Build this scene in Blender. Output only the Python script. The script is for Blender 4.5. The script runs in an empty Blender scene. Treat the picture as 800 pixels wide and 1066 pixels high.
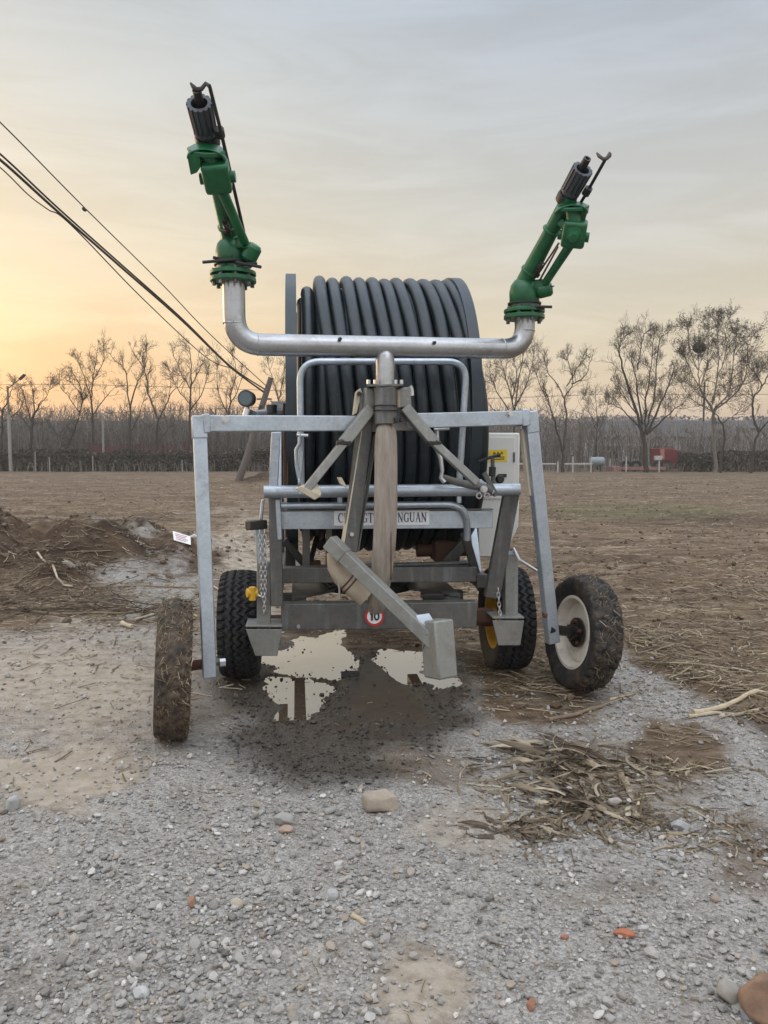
import bpy, math, random
import numpy as np
from mathutils import Vector, Matrix
R = math.radians
rng = random.Random(7)
nr = np.random.default_rng(11)
sc = bpy.context.scene
COL = sc.collection
CAMZ = 1.52
F = 800.0
PITCH = math.atan(63 / F)
cp, sp_ = math.cos(PITCH), math.sin(PITCH)

# ------------------------------------------------------------------ surveying helpers
def ray(px, py):
    x, y = (px - 400) / F, -(py - 533) / F
    return Vector((x, cp + y * sp_, -sp_ + y * cp))
def P(px, py, Y):
    d = ray(px, py)
    return Vector((0, 0, CAMZ)) + d * (Y / d.y)
def plane_pt(px, py, y0, yaw, w):
    d = ray(px, py)
    n = Vector((math.sin(yaw), -math.cos(yaw), 0))
    o = Vector((0, y0, 0)) + n * w
    t = (o - Vector((0, 0, CAMZ))).dot(n) / d.dot(n)
    return Vector((0, 0, CAMZ)) + d * t
CY, CYAW = 4.37, R(17.0)
MY, MYAW = 5.74, R(6.5)
def C(px, py, w=0.0): return plane_pt(px, py, CY, CYAW, w)
def M(px, py, w=0.0): return plane_pt(px, py, MY, MYAW, w)
CA = Vector((math.cos(CYAW), math.sin(CYAW), 0)); CN = Vector((math.sin(CYAW), -math.cos(CYAW), 0))
MA = Vector((math.cos(MYAW), math.sin(MYAW), 0)); MN = Vector((math.sin(MYAW), -math.cos(MYAW), 0))
UP = Vector((0, 0, 1))
def ground_pt(px, py):
    d = ray(px, py); t = -CAMZ / d.z
    return d.x * t, d.y * t

# ------------------------------------------------------------------ noise
def _hash(ix, iy, seed):
    h = (ix.astype(np.int64) * 374761393 + iy.astype(np.int64) * 668265263 + seed * 1274126177) & 0x7fffffff
    h = ((h ^ (h >> 13)) * 1103515245) & 0x7fffffff
    h = ((h ^ (h >> 15)) * 12345677) & 0x7fffffff
    return (h & 0xffff) / 65535.0
def vnoise(x, y, s, seed=0):
    x = x / s; y = y / s
    ix = np.floor(x); iy = np.floor(y); fx = x - ix; fy = y - iy
    fx = fx * fx * (3 - 2 * fx); fy = fy * fy * (3 - 2 * fy)
    a = _hash(ix, iy, seed); b = _hash(ix + 1, iy, seed); c = _hash(ix, iy + 1, seed); d = _hash(ix + 1, iy + 1, seed)
    return (a + (b - a) * fx + (c - a) * fy + (a - b - c + d) * fx * fy) * 2 - 1
def fbm(x, y, s, o=4, seed=0):
    v = 0; a = 1; t = 0
    for i in range(o):
        v = v + a * vnoise(x, y, s / 2 ** i, seed + i * 17); t += a; a *= .5
    return v / t
def sstep(a, b, x):
    t = np.clip((x - a) / (b - a), 0, 1)
    return t * t * (3 - 2 * t)

# ------------------------------------------------------------------ mesh builder
class MB:
    def __init__(s): s.v = []; s.f = []
    def add(s, vs, fs):
        o = len(s.v); s.v += [Vector(v) for v in vs]; s.f += [tuple(i + o for i in f) for f in fs]
        return s
    def box(s, c, ax, ay, az, hx, hy, hz):
        c = Vector(c); vs = []
        for k in (-1, 1):
            for j in (-1, 1):
                for i in (-1, 1): vs.append(c + ax * hx * i + ay * hy * j + az * hz * k)
        return s.add(vs, [(0, 2, 3, 1), (4, 5, 7, 6), (0, 1, 5, 4), (2, 6, 7, 3), (0, 4, 6, 2), (1, 3, 7, 5)])
    def bar(s, p0, p1, w, h, up=UP, w1=None, h1=None):
        p0 = Vector(p0); p1 = Vector(p1); d = (p1 - p0).normalized()
        sd = d.cross(up)
        if sd.length < 1e-4: sd = d.cross(Vector((0, 1, 0)))
        sd.normalize(); u = sd.cross(d).normalized()
        w1 = w if w1 is None else w1; h1 = h if h1 is None else h1
        vs = []
        for p, a, b in ((p0, w, h), (p1, w1, h1)):
            vs += [p - sd * a / 2 - u * b / 2, p + sd * a / 2 - u * b / 2, p + sd * a / 2 + u * b / 2, p - sd * a / 2 + u * b / 2]
        return s.add(vs, [(0, 1, 2, 3), (7, 6, 5, 4), (0, 4, 5, 1), (1, 5, 6, 2), (2, 6, 7, 3), (3, 7, 4, 0)])
    def tube(s, pts, r, n=12, caps=True, flat=1.0, side=None):
        pts = [Vector(p) for p in pts]; m = len(pts)
        rr = r if isinstance(r, (list, tuple)) else [r] * m
        t0 = (pts[1] - pts[0]).normalized()
        ref = side if side is not None else (UP if abs(t0.z) < .9 else Vector((1, 0, 0)))
        u = (ref - t0 * ref.dot(t0)).normalized()
        vs = []; fs = []
        for i, p in enumerate(pts):
            t = (pts[min(i + 1, m - 1)] - pts[max(i - 1, 0)]).normalized()
            u = (u - t * u.dot(t)).normalized(); b = t.cross(u)
            for k in range(n):
                a = 2 * math.pi * k / n
                vs.append(p + u * math.cos(a) * rr[i] + b * math.sin(a) * rr[i] * flat)
        for i in range(m - 1):
            for k in range(n):
                k2 = (k + 1) % n
                fs.append((i * n + k, i * n + k2, (i + 1) * n + k2, (i + 1) * n + k))
        if caps: fs += [tuple(range(n))[::-1], tuple(range((m - 1) * n, m * n))]
        return s.add(vs, fs)
    def lathe(s, prof, o, ax, n=32, ref=None):
        # prof: (distance along axis, radius)
        o = Vector(o); ax = Vector(ax).normalized()
        ref = ref or (UP if abs(ax.z) < .9 else Vector((1, 0, 0)))
        u = (ref - ax * ref.dot(ax)).normalized(); b = ax.cross(u)
        vs = []; fs = []
        for d, r in prof:
            for k in range(n):
                a = 2 * math.pi * k / n
                vs.append(o + ax * d + (u * math.cos(a) + b * math.sin(a)) * r)
        for i in range(len(prof) - 1):
            for k in range(n):
                k2 = (k + 1) % n
                fs.append((i * n + k, i * n + k2, (i + 1) * n + k2, (i + 1) * n + k))
        if prof[0] == prof[-1]: return s.add(vs, fs)
        if prof[0][1] > 1e-4: fs.append(tuple(range(n))[::-1])
        if prof[-1][1] > 1e-4: fs.append(tuple(range((len(prof) - 1) * n, len(prof) * n)))
        return s.add(vs, fs)
    def cyl(s, p0, p1, r, n=16, r1=None):
        p0 = Vector(p0); p1 = Vector(p1)
        return s.lathe([(0, r), ((p1 - p0).length, r if r1 is None else r1)], p0, p1 - p0, n)
    def prism(s, pts, thick):
        # pts: 3D polygon, extruded along thick vector
        n = len(pts); t = Vector(thick)
        vs = [Vector(p) for p in pts] + [Vector(p) + t for p in pts]
        fs = [tuple(range(n))[::-1], tuple(range(n, 2 * n))] + [(i, (i + 1) % n, n + (i + 1) % n, n + i) for i in range(n)]
        return s.add(vs, fs)
    def torus(s, o, ax, Rr, r, n=32, m=10):
        o = Vector(o); ax = Vector(ax).normalized(); ref = UP if abs(ax.z) < .9 else Vector((1, 0, 0))
        u = (ref - ax * ref.dot(ax)).normalized(); b = ax.cross(u)
        vs = []; fs = []
        for i in range(n):
            a = 2 * math.pi * i / n; d = u * math.cos(a) + b * math.sin(a)
            for k in range(m):
                c = 2 * math.pi * k / m
                vs.append(o + d * (Rr + r * math.cos(c)) + ax * r * math.sin(c))
        for i in range(n):
            for k in range(m):
                fs.append((i * m + k, ((i + 1) % n) * m + k, ((i + 1) % n) * m + (k + 1) % m, i * m + (k + 1) % m))
        return s.add(vs, fs)
    def build(s, name, mat, parent=None, bevel=0, smooth=True, angle=35):
        off = Vector((0, 0, 0)); q = parent
        while q is not None: off += q.location; q = q.parent
        me = bpy.data.meshes.new(name)
        me.from_pydata([tuple(v - off) for v in s.v], [], s.f)
        import bmesh
        bm = bmesh.new(); bm.from_mesh(me)
        bmesh.ops.recalc_face_normals(bm, faces=bm.faces); bm.to_mesh(me); bm.free()
        me.materials.append(mat)
        if smooth:
            me.polygons.foreach_set('use_smooth', [True] * len(me.polygons)); me.set_sharp_from_angle(angle=R(angle))
        o = bpy.data.objects.new(name, me); COL.objects.link(o)
        if parent: o.parent = parent
        if bevel:
            b = o.modifiers.new('bevel', 'BEVEL'); b.width = bevel; b.segments = 2; b.limit_method = 'ANGLE'; b.angle_limit = R(50)
        return o

def fast_mesh(name, V, T, mat, parent=None, attrs=None, smooth=False, kind=None):
    """triangle/quads mesh straight from numpy arrays (T: n x 3 or n x 4)"""
    me = bpy.data.meshes.new(name); k = T.shape[1]
    me.vertices.add(len(V)); me.vertices.foreach_set('co', np.ascontiguousarray(V, dtype=np.float32).ravel())
    me.loops.add(T.size); me.loops.foreach_set('vertex_index', np.ascontiguousarray(T, dtype=np.int32).ravel())
    me.polygons.add(len(T)); me.polygons.foreach_set('loop_start', np.arange(0, T.size, k, dtype=np.int32))
    me.polygons.foreach_set('use_smooth', np.full(len(T), smooth))
    me.update(calc_edges=True); me.validate()
    for a, d in (attrs or {}).items():
        at = me.attributes.new(a, 'FLOAT', 'POINT'); at.data.foreach_set('value', np.ascontiguousarray(d, dtype=np.float32))
    me.materials.append(mat)
    o = bpy.data.objects.new(name, me); COL.objects.link(o)
    if parent: o.parent = parent
    if kind: o['kind'] = kind
    return o

def thing(name, label, cat, loc=(0, 0, 0), group=None):
    o = bpy.data.objects.new(name, None); COL.objects.link(o); o.location = loc; o.empty_display_size = .2
    return tag(o, label, cat, group)
def tag(o, label, cat, group=None, kind=None):
    o['label'] = label; o['category'] = cat
    if group: o['group'] = group
    if kind: o['kind'] = kind
    return o
def arc(c, p, q, n=8):
    """round corner at c between p and q (points on the two legs)"""
    out = []
    for i in range(n + 1):
        t = i / n
        out.append(Vector(p) * (1 - t) ** 2 + Vector(c) * 2 * t * (1 - t) + Vector(q) * t * t)
    return out
def roundpath(pts, rad, n=8):
    pts = [Vector(p) for p in pts]; out = [pts[0]]
    for i in range(1, len(pts) - 1):
        c = pts[i]; a = (pts[i - 1] - c).normalized(); b = (pts[i + 1] - c).normalized()
        out += arc(c, c + a * rad, c + b * rad, n)
    return out + [pts[-1]]

# ------------------------------------------------------------------ materials
class NT:
    def __init__(s, name):
        s.m = bpy.data.materials.new(name); s.m.use_nodes = True; s.t = s.m.node_tree
        s.b = s.t.nodes['Principled BSDF']; s._co = None
    def n(s, typ, **kw):
        nd = s.t.nodes.new(typ)
        for k, v in kw.items():
            if k.startswith('i_'): nd.inputs[k[2:].replace('_', ' ')].default_value = v
            else: setattr(nd, k, v)
        return nd
    def l(s, a, b): s.t.links.new(a, b)
    def co(s):
        if s._co is None: s._co = s.n('ShaderNodeTexCoord').outputs['Object']
        return s._co
    def noise(s, scale, detail=4, rough=.6, stretch=None, dist=0):
        nd = s.n('ShaderNodeTexNoise'); nd.inputs['Scale'].default_value = scale; nd.inputs['Detail'].default_value = detail
        nd.inputs['Roughness'].default_value = rough; nd.inputs['Distortion'].default_value = dist
        if stretch:
            mp = s.n('ShaderNodeMapping'); mp.inputs['Scale'].default_value = stretch; s.l(s.co(), mp.inputs[0]); s.l(mp.outputs[0], nd.inputs['Vector'])
        else: s.l(s.co(), nd.inputs['Vector'])
        return nd.outputs['Fac']
    def vor(s, scale, out='Distance', feature='F1', rnd=1):
        nd = s.n('ShaderNodeTexVoronoi', feature=feature); nd.inputs['Scale'].default_value = scale; nd.inputs['Randomness'].default_value = rnd
        s.l(s.co(), nd.inputs['Vector']); return nd.outputs[out]
    def ramp(s, fac, stops):
        nd = s.n('ShaderNodeValToRGB'); e = nd.color_ramp.elements
        while len(e) < len(stops): e.new(.5)
        for k, (p, c) in zip(e, stops): k.position = p; k.color = (*c, 1) if len(c) == 3 else c
        s.l(fac, nd.inputs[0]); return nd.outputs[0]
    def rangev(s, fac, a, b, c, d):
        nd = s.n('ShaderNodeMapRange'); 
        for i, v in enumerate((a, b, c, d)): nd.inputs[i + 1].default_value = v
        s.l(fac, nd.inputs[0]); return nd.outputs[0]
    def math(s, op, a, b=None):
        nd = s.n('ShaderNodeMath', operation=op)
        for i, v in enumerate((a, b)):
            if v is None: continue
            if isinstance(v, (int, float)): nd.inputs[i].default_value = v
            else: s.l(v, nd.inputs[i])
        return nd.outputs[0]
    def mix(s, fac, a, b, mode='MIX'):
        nd = s.n('ShaderNodeMix', data_type='RGBA', blend_type=mode)
        for i, v in ((0, fac), (6, a), (7, b)):
            if isinstance(v, (int, float)): nd.inputs[i].default_value = v
            elif isinstance(v, tuple): nd.inputs[i].default_value = (*v, 1)
            else: s.l(v, nd.inputs[i])
        return nd.outputs[2]
    def attr(s, name): return s.n('ShaderNodeAttribute', attribute_name=name).outputs['Fac']
    def col(s, v):
        if isinstance(v, tuple): s.b.inputs['Base Color'].default_value = (*v, 1)
        else: s.l(v, s.b.inputs['Base Color'])
    def rough(s, v):
        if isinstance(v, (int, float)): s.b.inputs['Roughness'].default_value = v
        else: s.l(v, s.b.inputs['Roughness'])
    def metal(s, v):
        if isinstance(v, (int, float)): s.b.inputs['Metallic'].default_value = v
        else: s.l(v, s.b.inputs['Metallic'])
    def bump(s, h, strength=.3, dist=.01):
        nd = s.n('ShaderNodeBump'); nd.inputs['Strength'].default_value = strength; nd.inputs['Distance'].default_value = dist
        s.l(h, nd.inputs['Height']); s.l(nd.outputs[0], s.b.inputs['Normal'])

def galv(name, a, b, rough=.42, metal=.7, dirt=.25, dcol=(.16, .13, .10)):
    t = NT(name)
    sp = t.vor(70, 'Color'); g = t.noise(6, 5); big = t.noise(2.2, 3)
    v = t.math('ADD', t.math('MULTIPLY', sp, .18), t.math('ADD', t.math('MULTIPLY', g, .5), t.math('MULTIPLY', t.noise(22, 6, .7, (.35, 1, 1)), .32)))
    c = t.ramp(v, [(.25, a), (.75, b)])
    dm = t.rangev(t.noise(9, 6, .7), .5, .78, 0, dirt * 2)
    dm2 = t.math('MINIMUM', t.math('MULTIPLY', dm, t.rangev(big, .3, .7, .3, 1.4)), .85)
    c = t.mix(dm2, c, dcol)
    streak = t.rangev(t.noise(14, 3, .6, (1, 1, .08)), .55, .8, 0, .35)
    c = t.mix(streak, c, (.46, .48, .50))
    t.col(c); t.metal(t.rangev(dm2, 0, .8, metal, .1)); t.rough(t.rangev(g, .2, .8, rough - .1, rough + .15))
    sc_r = t.noise(50, 5, .7, (.25, 1, 1)); c2 = t.mix(t.rangev(sc_r, .60, .72, 0, .35), c, tuple(min(1, q * 1.5) for q in b)); c2 = t.mix(t.rangev(t.noise(26, 8, .75), .60, .70, 0, dirt * 1.6), c2, (.12, .085, .06)); t.col(c2)
    t.bump(t.noise(60, 3), .14, .003)
    return t.m
def paint(name, c, rough=.4, var=.25, dirt=.2, dcol=(.15, .12, .09), metal=0, scale=9, bump=.1):
    t = NT(name)
    n = t.noise(scale, 5)
    lo = tuple(x * (1 - var) for x in c); hi = tuple(min(1, x * (1 + var)) for x in c)
    cc = t.ramp(n, [(.25, lo), (.75, hi)])
    dm = t.rangev(t.noise(scale * 1.7, 7, .7), .5, .75, 0, dirt)
    cc = t.mix(dm, cc, dcol); cc = t.mix(t.rangev(t.noise(scale * 4, 8, .75), .60, .70, 0, dirt * .9), cc, dcol)
    t.col(cc); t.rough(t.rangev(n, .2, .8, max(.05, rough - .1), min(1, rough + .12))); t.metal(metal)
    if bump: t.bump(t.noise(scale * 8, 4), bump, .004)
    return t.m
def tinted(name, stops, rough=.9, attr='tint', bumpscale=0):
    t = NT(name); c = t.ramp(t.attr(attr), stops)
    if bumpscale:
        n = t.noise(bumpscale, 5, .65); c = t.mix(t.rangev(n, .3, .75, 0, .45), c, t.mix(1.0, c, (.55, .52, .48), 'MULTIPLY'))
        t.bump(n, .35, .006)
    t.col(c); t.rough(rough); t.b.inputs['Specular IOR Level'].default_value = .25
    return t.m

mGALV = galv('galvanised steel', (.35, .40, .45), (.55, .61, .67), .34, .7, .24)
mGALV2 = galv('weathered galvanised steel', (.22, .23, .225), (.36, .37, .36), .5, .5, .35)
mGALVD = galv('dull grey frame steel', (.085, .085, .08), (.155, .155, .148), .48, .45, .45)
mPIPE = galv('galvanised pipe', (.33, .33, .335), (.52, .53, .54), .3, .9, .3, (.2, .17, .14))
mGREYP = galv('grey zinc painted steel', (.20, .20, .182), (.30, .30, .28), .48, .3, .35, (.15, .125, .095))
mGREEN = paint('green enamel', (.007, .108, .038), .33, .3, .5, (.045, .075, .045), 0, 17, .25)
mNOZ = paint('slate grey plastic', (.055, .06, .075), .5, .2, .15)
mBLACK = paint('black steel', (.018, .018, .018), .45, .3, .35, (.06, .05, .04))
mROD = paint('dark rod', (.07, .06, .055), .4, .2, .2, metal=.6)
mSILV = paint('bright zinc hardware', (.6, .6, .6), .3, .15, .2, metal=.85)
mRUST = paint('rusty brown steel', (.10, .045, .028), .75, .35, .4, (.05, .03, .02))
mYEL = paint('yellow paint', (.62, .36, .02), .45, .12, .35, (.2, .14, .07))
mHUBBLK = paint('greasy black hub', (.012, .012, .012), .35, .3, .3, (.06, .05, .04))
mCREAM = paint('cream rim paint', (.66, .61, .52), .55, .12, .5, (.2, .14, .09), 0, 7)
mCAB = paint('off white cabinet paint', (.62, .62, .58), .4, .05, .12, (.35, .33, .28), 0, 3, .03)
mSTK = paint('yellow sticker', (.72, .52, .03), .5, .05, .1, bump=0)
mINK = paint('navy lettering', (.02, .03, .11), .5, .1, 0, bump=0)
mINKB = paint('black lettering', (.01, .01, .012), .5, .1, 0, bump=0)
mWHITE = paint('white plate', (.80, .81, .82), .4, .03, .08, (.5, .48, .44), bump=0)
mRED = paint('red ring paint', (.45, .03, .035), .45, .1, .15, bump=0)
mPALEW = paint('pale dirty block', (.55, .48, .36), .7, .15, .3, (.3, .24, .15))
mHOSEJ = paint('dusty beige pipe', (.36, .30, .22), .55, .2, .4, (.16, .12, .08))

def mat_hose():
    t = NT('blue black polyethylene hose')
    n = t.noise(5, 5); c = t.ramp(n, [(.25, (.006, .011, .015)), (.75, (.018, .029, .036))])
    dust = t.rangev(t.noise(11, 7, .72), .52, .8, 0, .45)
    t.col(t.mix(dust, c, (.085, .085, .082))); t.rough(t.rangev(n, .2, .8, .30, .5)); t.bump(t.noise(40, 4), .08, .003)
    return t.m
mHOSE = mat_hose()
mFLANGE = paint('slate flange paint', (.022, .034, .042), .42, .2, .25, (.07, .068, .065))
def mat_canvas():
    t = NT('brown canvas hose')
    n = t.noise(9, 6, .65, (3, 3, .5)); st = t.noise(28, 4, .6, (3, 3, .15))
    c = t.ramp(n, [(.25, (.17, .14, .112)), (.5, (.265, .228, .187)), (.78, (.37, .33, .28))])
    c = t.mix(t.rangev(st, .5, .75, 0, .45), c, (.19, .135, .095))
    t.col(c); t.rough(.75); t.bump(t.noise(120, 3), .15, .002)
    return t.m
mCANV = mat_canvas()
def mat_rubber(name, mud):
    t = NT(name)
    n = t.noise(12, 6, .7); c = t.ramp(t.noise(30, 3), [(.3, (.014, .014, .015)), (.75, (.035, .035, .036))])
    t.col(t.mix(t.rangev(n, .62 - mud * .35, .75 - mud * .25, 0, .25 + .7 * mud), c, t.ramp(t.noise(50, 5), [(.3, (.05, .035, .024)), (.7, (.15, .11, .075))])))
    t.rough(.75); t.bump(t.noise(45, 6, .7), .25 + .6 * mud, .012); t.b.inputs['Specular IOR Level'].default_value = .3
    return t.m
mRUB = mat_rubber('tyre rubber', .12)
mRUBM = mat_rubber('muddy tyre rubber', .85)
mRUBM2 = mat_rubber('half muddy tyre rubber', .5)
# ------------------------------------------------------------------ wheels
def tyre_mesh(c, ax, D, W, lugs=34, rim_ratio=.56, seed=0, mud=0.0, style='truck', nseg=280):
    """closed tyre with carved tread; ax = axle direction"""
    ax = ax.normalized(); u = (UP - ax * UP.dot(ax)).normalized(); b = ax.cross(u)
    Ro = D / 2; Ri = Ro * rim_ratio; hw = W / 2
    prof = []                                    # (x across, r)
    for i in range(8):                            # inner bead to shoulder
        t = i / 7; prof.append((-hw * (.72 + .30 * math.sin(t * math.pi * .62)), Ri + (Ro * .93 - Ri) * t))
    nt = 26
    for i in range(nt + 1):
        x = -1 + 2 * i / nt; prof.append((x * hw * .93, Ro * (1 - .045 * abs(x) ** 3)))
    for i in range(8)[::-1]:
        t = i / 7; prof.append((hw * (.72 + .30 * math.sin(t * math.pi * .62)), Ri + (Ro * .93 - Ri) * t))
    m = len(prof); vs = []; fs = []
    X = np.array([p[0] for p in prof]); RR = np.array([p[1] for p in prof])
    for k in range(nseg):
        a = 2 * math.pi * k / nseg; ph = k / nseg * lugs
        tri = abs((ph % 1) * 2 - 1)
        d = u * math.cos(a) + b * math.sin(a)
        n1 = vnoise(X * 14 + 3, np.full(m, ph * .7), 1.0, seed); n2 = vnoise(X * 40, np.full(m, ph * 2.3), 1.0, seed + 5)
        for i in range(m):
            x = X[i] / hw; r = RR[i]
            if 8 <= i < 8 + nt + 1:
                g = 0
                if style == 'truck':
                    for gx in (-.62, -.2, .2, .62):
                        if abs(x - gx - (tri - .5) * .2) < .07: g = 1
                    if abs(x) > .68 and ((ph + .25 * np.sign(x)) % 1) < .34: g = 1
                else:
                    if abs(abs(x) - .34 - (tri - .5) * .2) < .07: g = .7
                    if abs(x) > .5 and (ph % 1) < .4: g = .8
                r -= .021 * g * (1 - mud * .7)
            elif abs(x) > .95 and r > Ro * .86 and ((ph + .25 * np.sign(x)) % 1) < .34: r -= .006
            r += mud * (.016 * n1[i] + .010 * n2[i] + .003) * (1 if r > Ro * .8 else .3)
            vs.append(c + ax * X[i] + d * r)
    for k in range(nseg):
        k2 = (k + 1) % nseg
        for i in range(m - 1): fs.append((k * m + i, k2 * m + i, k2 * m + i + 1, k * m + i + 1))
        fs.append((k * m + m - 1, k2 * m + m - 1, k2 * m, k * m))
    return MB().add(vs, fs)
def rim_mesh(c, ax, D, W, ratio=.56, face=1, dish=.45):
    """pressed steel wheel, dished, lip at both sides; face = side that shows the disc"""
    Rr = D / 2 * ratio; hw = W / 2 * .8
    q = [(-hw, Rr * 1.05), (-hw, Rr * .97), (-hw * .8, Rr * .93), (-hw * .35, Rr * .84), (hw * .35, Rr * .84), (hw * .8, Rr * .93), (hw, Rr * .97), (hw, Rr * 1.05), (hw * .8, Rr * 1.0), (-hw * .8, Rr * 1.0)]
    m = MB().lathe(q + [q[0]], c, ax, 48)
    s = face
    m.lathe([(s * hw * dish, Rr * .86), (s * hw * (dish + .10), Rr * .80), (s * hw * (dish + .02), Rr * .70), (s * hw * (dish - .22), Rr * .58), (s * hw * (dish - .20), Rr * .34), (s * hw * (dish - .20), .0001)], c, ax, 48)
    return m

# ------------------------------------------------------------------ hose reel machine
ROOT = thing('hose_reel_irrigator', 'grey hose reel irrigation machine with a big drum of dark hose and a maker plate', 'irrigation machine', (0.0, 5.2, 0.0))
ZC = 1.775
O = Vector((0, MY, ZC))
UL = (M(304.5, 430) - O).dot(MA); UR = (M(466, 300) - O).dot(MA)
RF = 1.0
def reelpt(u, a, r): return O + MA * u + (UP * math.cos(a) + MN * math.sin(a)) * r
# flanges: channel-section ring with spokes
def flange(u, s):
    m = MB()
    m.lathe([(-.035, RF), (.035, RF), (.035, RF - .012), (.012 * -s, RF - .02), (.012 * -s, RF - .13), (.035, RF - .14), (.035, RF - .15), (-.035, RF - .15), (-.035, RF)], O + MA * u, MA, 96)
    fl = m.build('reel_flange', mFLANGE, ROOT)
    for k in range(8):
        a = k * math.pi / 4 + .2
        MB().bar(reelpt(u, a, .16), reelpt(u, a, RF - .13), .06, .03, MA).build('spoke', mFLANGE, fl, .004)
    MB().lathe([(-.03, .2), (.03, .2), (.05, .12), (.05, .06)], O + MA * u, MA, 32).build('hub_plate', mFLANGE, fl)
    return fl
flange(UL, -1); flange(UR, 1)
MB().lathe([(0, .74), (UR - UL - .06, .74)], O + MA * (UL + .03), MA, 64).build('drum', mFLANGE, ROOT)
MB().cyl(O + MA * (UL - .22), O + MA * (UR + .2), .055, 20).build('reel_axle', mGALVD, ROOT)
def coil():
    m = MB(); hr = .0425
    def helix(u0, pitch, turns, rad, a0=0):
        n = int(turns * 90); pts = []
        for i in range(n + 1):
            k = i / 90
            # each turn lies flat and steps sideways over a short stretch
            f = k % 1; st = math.floor(k) + float(sstep(.58, .82, f))
            wob = .005 * math.sin(5.1 * k + 2) + .003 * math.sin(17 * k) + .004 * math.sin(2.3 * k * k)
            pts.append(reelpt(u0 + pitch * st + wob, a0 + 2 * math.pi * k, rad + .005 * math.sin(3.3 * k) + .003 * math.sin(11 * k)))
        m.tube(pts, hr, 12, side=MA)
    lo = UL + .075
    helix(lo, .0885, int((UR - UL - .15) / .0885), .80)
    helix(lo + .03, .0885, int((UR - UL - .17) / .0885), .875)
    ua = (M(332, 292) - O).dot(MA); ub = (M(460.5, 294) - O).dot(MA)
    helix(ua, (ub - ua) / 10, 10.98, .947, math.pi)
    m.build('hose_coil', mHOSE, ROOT, angle=60)
coil()
# chassis --------------------------------------------------------------
def mbar(name, a, b, w, h, mat, wa=0, wb=None, up=UP, bev=.005, parent=None, **k):
    wb = wa if wb is None else wb
    return MB().bar(M(*a, wa), M(*b, wb), w, h, up, **k).build(name, mat, parent or ROOT, bev)
W1 = .93
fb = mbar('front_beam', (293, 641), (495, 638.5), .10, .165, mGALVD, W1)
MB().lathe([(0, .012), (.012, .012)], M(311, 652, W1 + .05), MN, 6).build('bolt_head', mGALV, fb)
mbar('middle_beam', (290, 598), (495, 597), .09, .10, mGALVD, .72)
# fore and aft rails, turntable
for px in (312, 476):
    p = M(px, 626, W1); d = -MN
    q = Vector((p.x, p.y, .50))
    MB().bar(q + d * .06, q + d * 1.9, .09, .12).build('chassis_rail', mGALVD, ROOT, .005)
p = M(395, 600, W1); tc = Vector((p.x, p.y, 0)) - MN * .75
tt = MB().lathe([(0, .33), (.05, .33), (.05, .30), (.09, .30), (.09, .36), (.14, .36), (.14, .0001)], tc + UP * .535, UP, 48).build('turntable_ring', mBLACK, ROOT)
for s in (-1, 1):
    b0 = tc + MA * .55 * s; 
    MB().prism([b0 + MN * .62 + UP * .565, b0 - MN * .35 + UP * .565, tc + MA * .22 * s - MN * .2 + UP * .565, tc + MA * .26 * s + MN * .34 + UP * .565], UP * .02).build('turntable_gusset', mGALVD, ROOT)
# upper frame carrying the reel
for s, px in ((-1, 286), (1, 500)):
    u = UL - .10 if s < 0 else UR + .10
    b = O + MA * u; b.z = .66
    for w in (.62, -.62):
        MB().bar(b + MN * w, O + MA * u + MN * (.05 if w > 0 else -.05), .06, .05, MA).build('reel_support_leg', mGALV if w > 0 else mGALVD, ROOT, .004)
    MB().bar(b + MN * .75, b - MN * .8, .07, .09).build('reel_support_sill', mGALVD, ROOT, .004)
    MB().cyl(O + MA * (u - .05), O + MA * (u + .05), .11, 24).build('bearing_block', mGALVD, ROOT)
    MB().bar(b + MN * .2, tc + MA * .2 * s + UP * .7 + MN * .2, .06, .07).build('support_strut', mGALVD, ROOT, .004)
# left posts
mbar('reel_post', (287.5, 450), (284.5, 516), .055, .055, mGALV, .98, up=MN)
mbar('front_post', (286, 512), (288.8, 630), .075, .06, mGALVD, 1.0, up=MN)
mbar('rear_post', (270, 560), (274, 520), .02, .04, mGALV, .9, up=MN)
MB().tube([M(296.5, 448, .96), M(297, 508, .96)], .009, 8).build('control_rod', mRUST, ROOT)
MB().tube([M(300.5, 446, .95), M(300.5, 508, .95)], .008, 8).build('control_rod', mBLACK, ROOT)
# top bar, bumper tube, name panel
tb = MB().tube([M(275, 512, 1.07), M(541, 509.5, 1.07)], .038, 20).build('top_tube', mGALV, ROOT)
MB().tube(roundpath([M(293, 526.5, 1.04), M(476, 525, 1.04), M(486.5, 536, 1.02), M(486.5, 562, .98)], .07, 8), .021, 14).build('bumper_tube', mGALV, ROOT)
mbar('tube_bracket', (289.5, 520), (291.5, 562), .03, .012, mGALV, 1.03, up=MN)
for px in (354, 478): mbar('tube_bracket', (px, 516), (px, 524), .03, .02, mGALV, 1.05, up=MN)
pl = mbar('name_panel', (292, 541.5), (513, 540.5), .012, .112, mGALV, .99, bev=.003)
mbar('panel_lip', (292, 531.5), (513, 530), .05, .006, mGALVD, .99, parent=pl, bev=0)
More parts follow.
